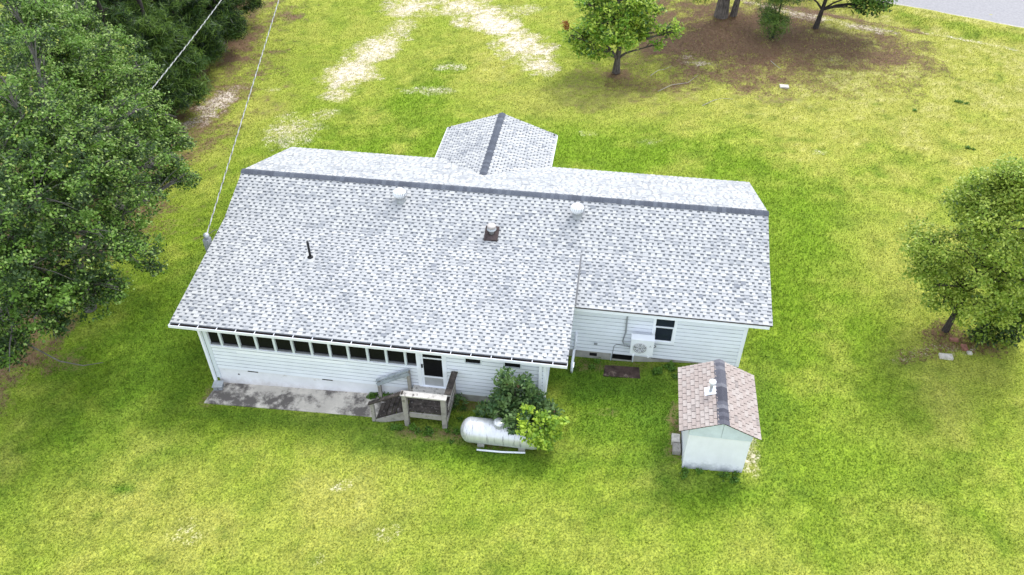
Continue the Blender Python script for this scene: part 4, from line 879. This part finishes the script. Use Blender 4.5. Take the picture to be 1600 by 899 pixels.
# ------------------------------------------------------------------ trees
def leaves(name, lobes, mats, wts, parent, n_per, size, clump=.20, per=42, needle=False, squash=1.0, label=None, seed=1, zmin=-2, shell=.5, up=.6):
    g = np.random.default_rng(seed); PTS = []; 
    for (x, y, z, r) in lobes:
        nc = max(4, int(n_per*r*r/per)); d = g.normal(size=(nc, 3)); d /= np.linalg.norm(d, axis=1)[:, None]
        rad = r*(shell+(1.08-shell)*g.random(nc)**.7); c = d*rad[:, None]*np.array([1, 1, squash])+np.array([x, y, z])
        k = g.integers(int(per*.5), int(per*1.5), nc); cc = np.repeat(c, k, 0)
        PTS.append(np.concatenate([cc+g.normal(size=cc.shape)*clump*np.array([1, 1, .6]), np.repeat(g.random(nc), k)[:, None], np.repeat(d, k, 0)], 1))
    A = np.concatenate(PTS); A = A[A[:, 2] > zmin]; n = len(A); p = A[:, :3]; ct = A[:, 3]
    nv = g.normal(size=(n, 3)); nv[:, 2] = np.abs(nv[:, 2])+up; nv /= np.linalg.norm(nv, axis=1)[:, None]
    t = g.normal(size=(n, 3)); t -= nv*(t*nv).sum(1)[:, None]; t /= np.linalg.norm(t, axis=1)[:, None]; b = np.cross(nv, t)
    s = size*(.6+.8*g.random(n))[:, None]
    if needle: L_, W_ = s*1.0, s*.05+.006
    else: L_, W_ = s*.5, s*.30
    V = np.stack([p-t*L_, p+b*W_-t*L_*.1, p+t*L_, p-b*W_-t*L_*.1], 1).reshape(-1, 3)
    me = bpy.data.meshes.new(name); me.vertices.add(4*n); me.vertices.foreach_set('co', V.astype(np.float32).ravel())
    me.loops.add(4*n); me.loops.foreach_set('vertex_index', np.arange(4*n, dtype=np.int32)); me.polygons.add(n)
    me.polygons.foreach_set('loop_start', np.arange(0, 4*n, 4, dtype=np.int32)); me.polygons.foreach_set('loop_total', np.full(n, 4, np.int32))
    for m in mats: me.materials.append(m)
    cw = np.cumsum(wts)/np.sum(wts); q = np.clip(ct*.6+g.random(n)*.4, 0, .9999); me.polygons.foreach_set('material_index', np.searchsorted(cw, q).astype(np.int32)); me.update()
    return tag(link(name, me, parent), label)
def limbs(trunk, lobes, rb, m, parent, seed=1, nmain=None, bare=()):
    g = random.Random(seed); tp = [Vector(p) for p in trunk]
    mb = MB(); n = len(tp); mb.tube([tp[0]-Vector((0, 0, .3))]+tp, [rb*1.45]+[rb*(1.2 if i == 0 else 1-.62*i/(n-1)) for i in range(n)], 10)
    o = mb.build("trunk", m, parent)
    mb = MB()
    for (x, y, z, r) in lobes:
        e = Vector((x, y, z)); i = min(range(1, n), key=lambda k: (tp[k]-e).length+abs(tp[k].z-(e.z-1.5))); s = tp[i]; mid = s.lerp(e, .5)+Vector((g.uniform(-.3, .3), g.uniform(-.3, .3), g.uniform(0, .35)))
        d = (e-s).length; r0 = min(rb*.5, .05+.018*d)
        mb.tube([s, s.lerp(mid, .5)+Vector((0, 0, .1)), mid, e], [r0, r0*.8, r0*.6, r0*.25], 6, caps=False)
        for k in range(int(4+r*4)):
            d_ = Vector((g.gauss(0, 1), g.gauss(0, 1), g.gauss(.1, .7))).normalized(); q = mid.lerp(e, g.uniform(.3, 1)); f = e+d_*r*g.uniform(.7, 1.0)
            mb.tube([q, q.lerp(f, .5)+Vector((0, 0, .12)), f], [r0*.35, r0*.22, .008], 4, caps=False)
    for br in bare: mb.tube([Vector(p) for p in br], [.045*(1-.75*i/(len(br)-1)) for i in range(len(br))], 5, caps=False)
    mb.build("limbs", m, parent)
    return o
M_limb = mat("limb_grey", (.16, .15, .135), .9, .2, 5)
LOB = [(-9.1, 2.1, 8.5, 2.2), (-7.6, 1.9, 7.5, 2.0), (-6.3, 1.6, 6.5, 1.6), (-6.0, -3.5, 8.0, 2.2), (-4.4, -2.7, 7.0, 1.9), (-5.1, 1.3, 5.5, 1.5), (-3.5, -0.5, 4.6, .95), (-3.6, -4.9, 6.0, 1.9), (-4.1, -6.9, 7.0, 2.2), (-2.8, -4.7, 4.6, 1.05), (-2.2, -5.2, 3.4, 0.9), (-3.2, -7.3, 4.8, 1.8), (-3.6, -9.0, 5.5, 2), (-2.6, -7.9, 3.4, .95), (-4.8, -9.6, 4.0, 1.3), (-4.8, -8.3, 6.5, 2), (-8.0, -2.0, 9.0, 2.2), (-5.9, -5.8, 8.0, 2.2), (-11.5, 7.1, 7.5, 1.6), (-2.8, -0.3, 3.8, 0.7), (-12.5, 5.5, 9.0, 2), (-3.3, -8.7, 3.6, .9), (-5.2, -10.4, 2.8, .75), (-5.6, -9.9, 2.2, .6), (-3.7, -2.6, 5.4, 1.25), (-4.0, 1.6, 4.6, 0.9), (-4.6, -9.6, 5.0, 1.6), (-9.2, 7.1, 6.0, 1.3), (-4.4, -4.7, 7.2, 1.8), (-7.3, 5.5, 5.5, 1.0)]
_g = random.Random(12)
LOB = [(x, y, z, r*.9) for (x, y, z, r) in LOB]+[(-8.2, 1.2, 7.6, 1.3), (-10.5, 4.6, 8.8, 1.5), (-9.6, 3.0, 9.2, 1.0), (-8.9, 4.9, 7.2, 1.2)]
for (x, y, z, r) in list(LOB):
    for k in range(3):
        d = Vector((_g.gauss(.2, 1), _g.gauss(-.1, 1), _g.gauss(.3, .7))).normalized()*r*_g.uniform(.95, 1.25)
        LOB.append((x+d.x, y+d.y, max(1.5, z+d.z), _g.uniform(.3, .55)))
lobB = [l for l in LOB if l[1] > .9]; lobA = [l for l in LOB if l[1] <= .9 and l[1] > -6.5]; lobC = [l for l in LOB if l[1] <= -6.5]
T = [("broadleaf tree with pale green crown rising above the dark pines", lobB, [(-9.2, 3.2, -1.1), (-9.0, 3.0, 1.5), (-8.8, 2.9, 3.3), (-8.7, 2.8, 4.8)], [6, 2.2, 4, .7]),  # lower crowns weighted to deep leaves: canopy shade put into leaf colour
     ("broadleaf tree whose branches reach nearest the left roof edge", lobA, [(-6.6, -4.2, -1.1), (-6.3, -4.0, 2), (-6.0, -4.0, 4.5), (-5.8, -3.8, 6.0)], [6, 1.6, 5, .7]),
     ("broadleaf tree with shade-toned crown hanging low at the left edge", lobC, [(-8.6, -7.0, -1.1), (-7.8, -7.3, 1.2), (-6.2, -7.9, 3.4), (-5.2, -8.2, 5.4)], [6, 1.0, 7, .7])]
for i, (lb, lo, tr, wt) in enumerate(T):
    t = empty("broadleaf_tree", tr[0], lb, "tree", "broadleaf trees left of the house")
    bare = [[(-5.4, -8.7, 3.2), (-4.3, -10.0, 2.6), (-3.5, -9.9, 1.8), (-2.9, -9.6, 1.35), (-2.3, -9.3, 1.3)], [(-5.2, -8.6, 3.6), (-4.4, -10.6, 3.2), (-4.1, -11.4, 2.7)]] if i == 2 else ()
    limbs(tr, lo, .24, M_limb, t, seed=i+3, bare=bare)
    leaves("crown", lo, [LV_oak[0], LV_oak[1], LV_oak[2], LV_oak[3]], wt, t, [2300, 2000, 1800][i], .122, clump=.15, per=50, seed=10+i, squash=.85, zmin=.6)
# pines behind them
PIN = [(-12.6, 7.2, 9.5, 4), (-12.4, 11.2, 8, 3), (-12.2, 14.6, 7, 3.2), (-12.6, 18.4, 8, 3), (-13.2, 22.6, 9, 3.4), (-15.5, 12.5, 11, 3), (-15.8, 18, 11, 3), (-13.4, 27.5, 9, 3)]
PL = ["dark pine nearest the pale broadleaf crown", "dark pine beside the clear trunk edge of the wood", "pine with bright needles at the lawn's edge", "pine behind the bright needled one", "pine farthest right along the left wood's edge", "tall dark pine deep in the left wood", "tall dark pine at the back of the left wood", "pine at the top edge of the left wood"]
for i, (x, y, h, r) in enumerate(PIN):
    t = empty("pine_tree", (x, y, -1.1), PL[i], "tree", "pines in the left wood"); g = random.Random(40+i)
    lo = []
    for k in range(10):
        f = k/9; z = 1.0+f*(h-1.5); rr = r*(1-.75*f); a = g.uniform(0, 6.28)
        for j in range(3 if f < .75 else 1):
            aa = a+j*2.09+g.uniform(-.4, .4); q = rr*g.uniform(.45, .85); lo.append((x+math.cos(aa)*q, y+math.sin(aa)*q, z-.2*q, max(.5, rr*.38)))
    limbs([(x, y, -1.1), (x+.1, y, h*.4), (x+.15, y+.1, h*.75), (x+.1, y, h)], lo, .17, M_barkd, t, seed=50+i)
    leaves("crown", lo, LV_pine, ([3, 2.6, 2] if i == 2 else [4, 1.5, 4]), t, 2400, .25, clump=.20, per=40, needle=True, seed=60+i, squash=.6, up=.2)
# right lawn tree with a dense low clump
t = empty("lawn_tree", (30.26, -1.45, 0), "young slender tree standing alone on the right lawn", "tree")
g = random.Random(5); lo = []
for k in range(66):
    a = g.uniform(0, 6.28); zz_ = g.uniform(1.8, 7.6); f = (zz_-1.9)/5.7; R_ = 2.35*math.sin(math.pi*min(.97, .20+f*.78))**.7; q = R_*math.sqrt(g.uniform(.1, 1)); lo.append((30.3+math.cos(a)*q, -1.5+math.sin(a)*q*.9, zz_, g.uniform(.32, .6)))
lo += [(30.0, -1.5, 7.7, .5), (30.9, -1.4, 7.3, .5), (28.2, -1.6, 4.4, .5), (28.4, -1.6, 3.3, .45), (29.6, -1.9, 4.3, .5), (30.4, -2.2, 4.2, .5), (30.9, -2.1, 3.6, .5), (29.3, -1.9, 3.5, .45), (30.1, -2.3, 3.5, .36), (31.3, -2.0, 4.6, .6), (30.2, -2.2, 5.2, .5), (29.5, -2.0, 5.4, .5), (31.6, -1.8, 3.0, .5)]
for k in range(34):
    a = g.uniform(0, 6.28); z_ = g.uniform(2.0, 7.4); f = (z_-1.8)/5.9; R_ = 2.4*math.sin(math.pi*min(.97, .20+f*.78))**.7
    lo.append((30.25+math.cos(a)*R_, -1.5+math.sin(a)*R_*.9, z_+g.uniform(0, .3), g.uniform(.22, .38)))
limbs([(30.26, -1.45, -.02), (30.30, -1.48, 1.0), (30.28, -1.48, 2.2), (30.32, -1.5, 3.4), (30.25, -1.5, 5.2), (30.15, -1.5, 7.0)], lo[:-34], .125, M_barkd, t, seed=9)
leaves("crown", lo, LV_right, [5, 4, 2.4], t, 2500, .115, clump=.17, per=30, seed=91, squash=.8)
leaves("low_foliage", [(31.75, -1.9, .75, .7), (32.0, -1.7, 1.4, .75), (31.5, -1.9, .45, .4), (32.3, -1.9, .7, .5), (32.4, -1.5, 1.9, .8), (32.0, -1.6, 2.4, .7)], [LV_low[0], LV_right[0], LV_low[1]], [3, 2, 2], t, 2000, .15, clump=.16, per=34, seed=92, squash=.9, label="dense dark shoots at the foot of the slender tree")
# bushy tree on the far lawn
t = empty("bushy_tree", (15.64, 21.73, -.2), "bushy bright green tree with forked trunk behind the house", "tree")
g = random.Random(8); lo = []
for k in range(44):
    a = g.uniform(0, 6.28); z_ = g.uniform(1.5, 5.6); f = (z_-1.5)/4.1; R_ = 2.5*math.sin(math.pi*min(.95, .28+f*.65))**.6; q = R_*math.sqrt(g.uniform(.12, 1)); lo.append((15.1+math.cos(a)*q, 21.4+math.sin(a)*q*.8, z_+.25*max(0, math.cos(a)), g.uniform(.42, .7)))
lo += [(13.3, 21.0, 1.5, .55), (13.9, 20.8, 1.25, .5), (12.6, 21.2, 2.2, .5), (14.6, 20.8, 1.3, .45), (18.3, 21.5, 2.6, .35), (18.9, 21.6, 2.85, .38), (19.0, 21.6, 2.5, .3), (18.1, 21.4, 1.85, .32), (17.2, 21.5, 3.0, .5), (17.5, 21.6, 3.8, .6)]
limbs([(15.64, 21.73, -.25), (15.66, 21.72, .6), (15.72, 21.7, 1.5), (15.6, 21.7, 2.8), (15.4, 21.6, 4.4)], lo, .22, M_bark, t, seed=19, bare=[[(15.5, 21.6, .95), (15.1, 21.5, 1.0), (14.75, 21.5, 1.25), (14.8, 21.4, 1.8)]])
leaves("crown", lo, LV_mid, [5, 4, 3, .35], t, 1300, .20, clump=.18, per=26, seed=93, squash=.8)
leaves("rust_spray", [(12.1, 21.5, 2.9, .22), (12.2, 21.4, 2.5, .2)], [LV_mid[3]], [1], t, 1500, .16, clump=.1, per=20, seed=94, label="dying rust coloured sprig at the crown's left tip")
# big pines by the road
def tall_pine(x, y, rb, h, lean, lab, lo, seed, m, mats, wt, needle=True, grp="trees by the road", nm="pine_tree", size=.32, nper=700):
    t = empty(nm, (x, y, gz(x)), lab, "tree", grp)
    limbs([(x, y, gz(x)), (x+lean*.15, y, h*.15), (x+lean*.5, y, h*.5), (x+lean, y, h*.95)], lo, rb, m, t, seed=seed)
    leaves("crown", lo, mats, wt, t, nper, size, clump=.28, per=40, needle=needle, seed=seed, squash=.7, up=.25)
def cloud(cx, cy, z0, z1, R_, n, seed, r=(.8, 1.4)):
    g = random.Random(seed); o = []
    for k in range(n):
        a = g.uniform(0, 6.28); z = g.uniform(z0, z1); f = (z-z0)/(z1-z0); q = R_*(1-.5*f)*math.sqrt(g.uniform(.1, 1)); o.append((cx+math.cos(a)*q, cy+math.sin(a)*q, z, g.uniform(*r)))
    return o
tall_pine(22.85, 31.4, .46, 15, .3, "thickest pine trunk standing on brown straw near the road", cloud(23, 31.6, 5.6, 14, 4.2, 22, 1)+[(21.4, 30.4, 1.9, .6), (20.7, 30.5, 2.1, .6), (24.9, 30.2, 2.0, .4)], 71, M_barkp, LV_pine, [3, 3, 2])
tall_pine(23.75, 31.7, .22, 12, 1.2, "thin leaning pine trunk close beside the thickest one", cloud(24.8, 32.4, 5.5, 12, 3.0, 12, 2), 72, M_barkp, LV_pine, [3, 3, 2])
tall_pine(26.2, 28.0, .09, 5.5, .2, "low drooping pine with bright needles between the trunks", cloud(26.2, 27.9, 1.2, 5.0, 1.15, 14, 3, (.4, .7))+[(25.9, 27.5, .7, .45), (26.4, 27.4, .95, .4), (25.6, 27.7, 1.7, .5)], 73, M_barkd, LV_pine, [3, 4, 1.5], size=.26, nper=900)
tall_pine(29.4, 30.1, .17, 9, .9, "slim dark trunked tree with leafy low branches near the road", cloud(30.4, 30.4, 3.6, 8.5, 3.4, 24, 4)+[(31.6, 29.6, 2.6, .7), (32.7, 29.4, 2.2, .6), (33.4, 29.5, 2.3, .5), (28.2, 29.8, 2.8, .6), (31.9, 29.2, 1.9, .35)], 74, M_barkd, [LV_right[0], LV_oak[0], LV_low[0]], [2, 4, 3], needle=False, nm="roadside_tree", size=.24, nper=900)
# bush at the tank and the seedling by the porch
t = empty("garden_bush", (13.3, -8.45, -.4), "dark green bush with yellow vine shoots leaning over the gas tank", "bush")
bl = [(12.85, -8.6, 1.75, .28), (12.80, -8.55, 2.15, .16), (13.45, -8.55, 1.75, .30), (13.0, -8.6, 1.15, .55), (13.6, -8.6, 1.0, .55), (12.6, -8.7, .75, .40), (13.1, -8.8, .60, .60), (12.25, -8.9, .45, .35), (12.9, -9.15, .45, .42), (13.9, -8.6, .7, .5), (14.35, -8.7, .65, .4), (13.15, -9.5, .85, .26), (13.35, -9.75, .62, .16), (13.55, -9.55, 1.0, .32), (14.1, -9.4, .6, .35), (12.75, -9.35, 1.15, .28), (13.5, -9.2, .35, .4), (14.1, -9.0, .2, .5), (14.0, -9.3, -.1, .35)]
limbs([(13.3, -8.45, -.42), (13.3, -8.5, .0), (13.25, -8.52, .5), (13.2, -8.55, 1.0)], bl, .05, M_barkd, t, seed=31)
leaves("foliage", bl, LV_bush, [4, 5, .7], t, 2200, .155, clump=.11, per=22, seed=95, zmin=-.38)
leaves("vine", [(13.75, -9.3, 1.25, 0.19), (13.6, -9.7, 1.1, 0.16), (14.25, -9.5, 1.1, 0.23), (14.6, -9.5, 0.9, 0.2), (14.75, -9.5, 0.55, 0.2), (14.2, -9.8, 0.75, 0.2), (14.0, -10.0, 0.55, 0.17), (14.4, -9.9, 0.35, 0.2), (14.95, -9.3, 0.8, 0.15), (13.75, -9.9, 0.85, 0.17), (14.75, -9.4, 0.25, 0.2), (14.35, -9.95, .45, .22), (14.5, -9.9, .15, .2), (14.1, -9.9, .62, .2), (14.6, -9.3, 0.0, 0.16)], LV_vine, [3, 3], t, 4200, .15, clump=.08, per=16, seed=96, zmin=-.38, label="yellow green vine leaves on the bush's right side")
t = empty("small_shrub", (10.95, -7.98, -.42), "small dark green shrub against the foundation right of the porch", "shrub")
limbs([(10.95, -7.98, -.42), (10.95, -7.98, -.2), (10.95, -7.98, 0)], [(10.95, -7.98, -.05, .12)], .012, M_barkd, t, seed=33)
leaves("foliage", [(10.95, -8.0, -.1, .22), (11.0, -8.02, .1, .16)], LV_bush, [3, 5, .01], t, 3500, .10, clump=.07, per=22, seed=97, zmin=-.42)
# weeds along the foundations: nobody could count them
g = random.Random(77); wl = []
for k in range(70):
    q = g.random()
    if q < .3: 
        xx = g.uniform(14.3, 19.2)
        if 16.2 < xx < 17.9: xx += 1.8
        wl.append((xx, -4.95-abs(g.gauss(0, .25)), 0, 0))
    elif q < .55: wl.append((g.uniform(10.4, 14), -7.95-abs(g.gauss(0, .3)), 0, 0))
    elif q < .7: wl.append((g.uniform(19.2, 21.6), -10.05-abs(g.gauss(0, .2)), 0, 0))
    elif q < .85: wl.append((g.uniform(8.6, 11.2), -9.3-abs(g.gauss(0, .25)), 0, 0))
    else: wl.append((g.uniform(7.4, 8.6), -7.85-abs(g.gauss(0, .06)), 0, 0))
wl += [(36.5, 19.75, 0, 0), (36.3, 19.9, 0, 0), (36.8, 19.7, 0, 0), (33.5, 18.3, 0, 0), (35.4, 14.2, 0, 0), (35.7, 14.1, 0, 0)]
wl = [(x, y, gz(x)+.04, g.uniform(.04, .10)) for (x, y, a, b) in wl]
tag(leaves("weeds", wl, [leafmat("weed_leaf", (.12, .25, .03)), leafmat("weed_leaf_deep", (.06, .13, .02))], [3, 2], None, 9000, .08, clump=.06, per=24, seed=98), "broadleaf weeds growing along the foundations and the shed", "weeds", None, "stuff")
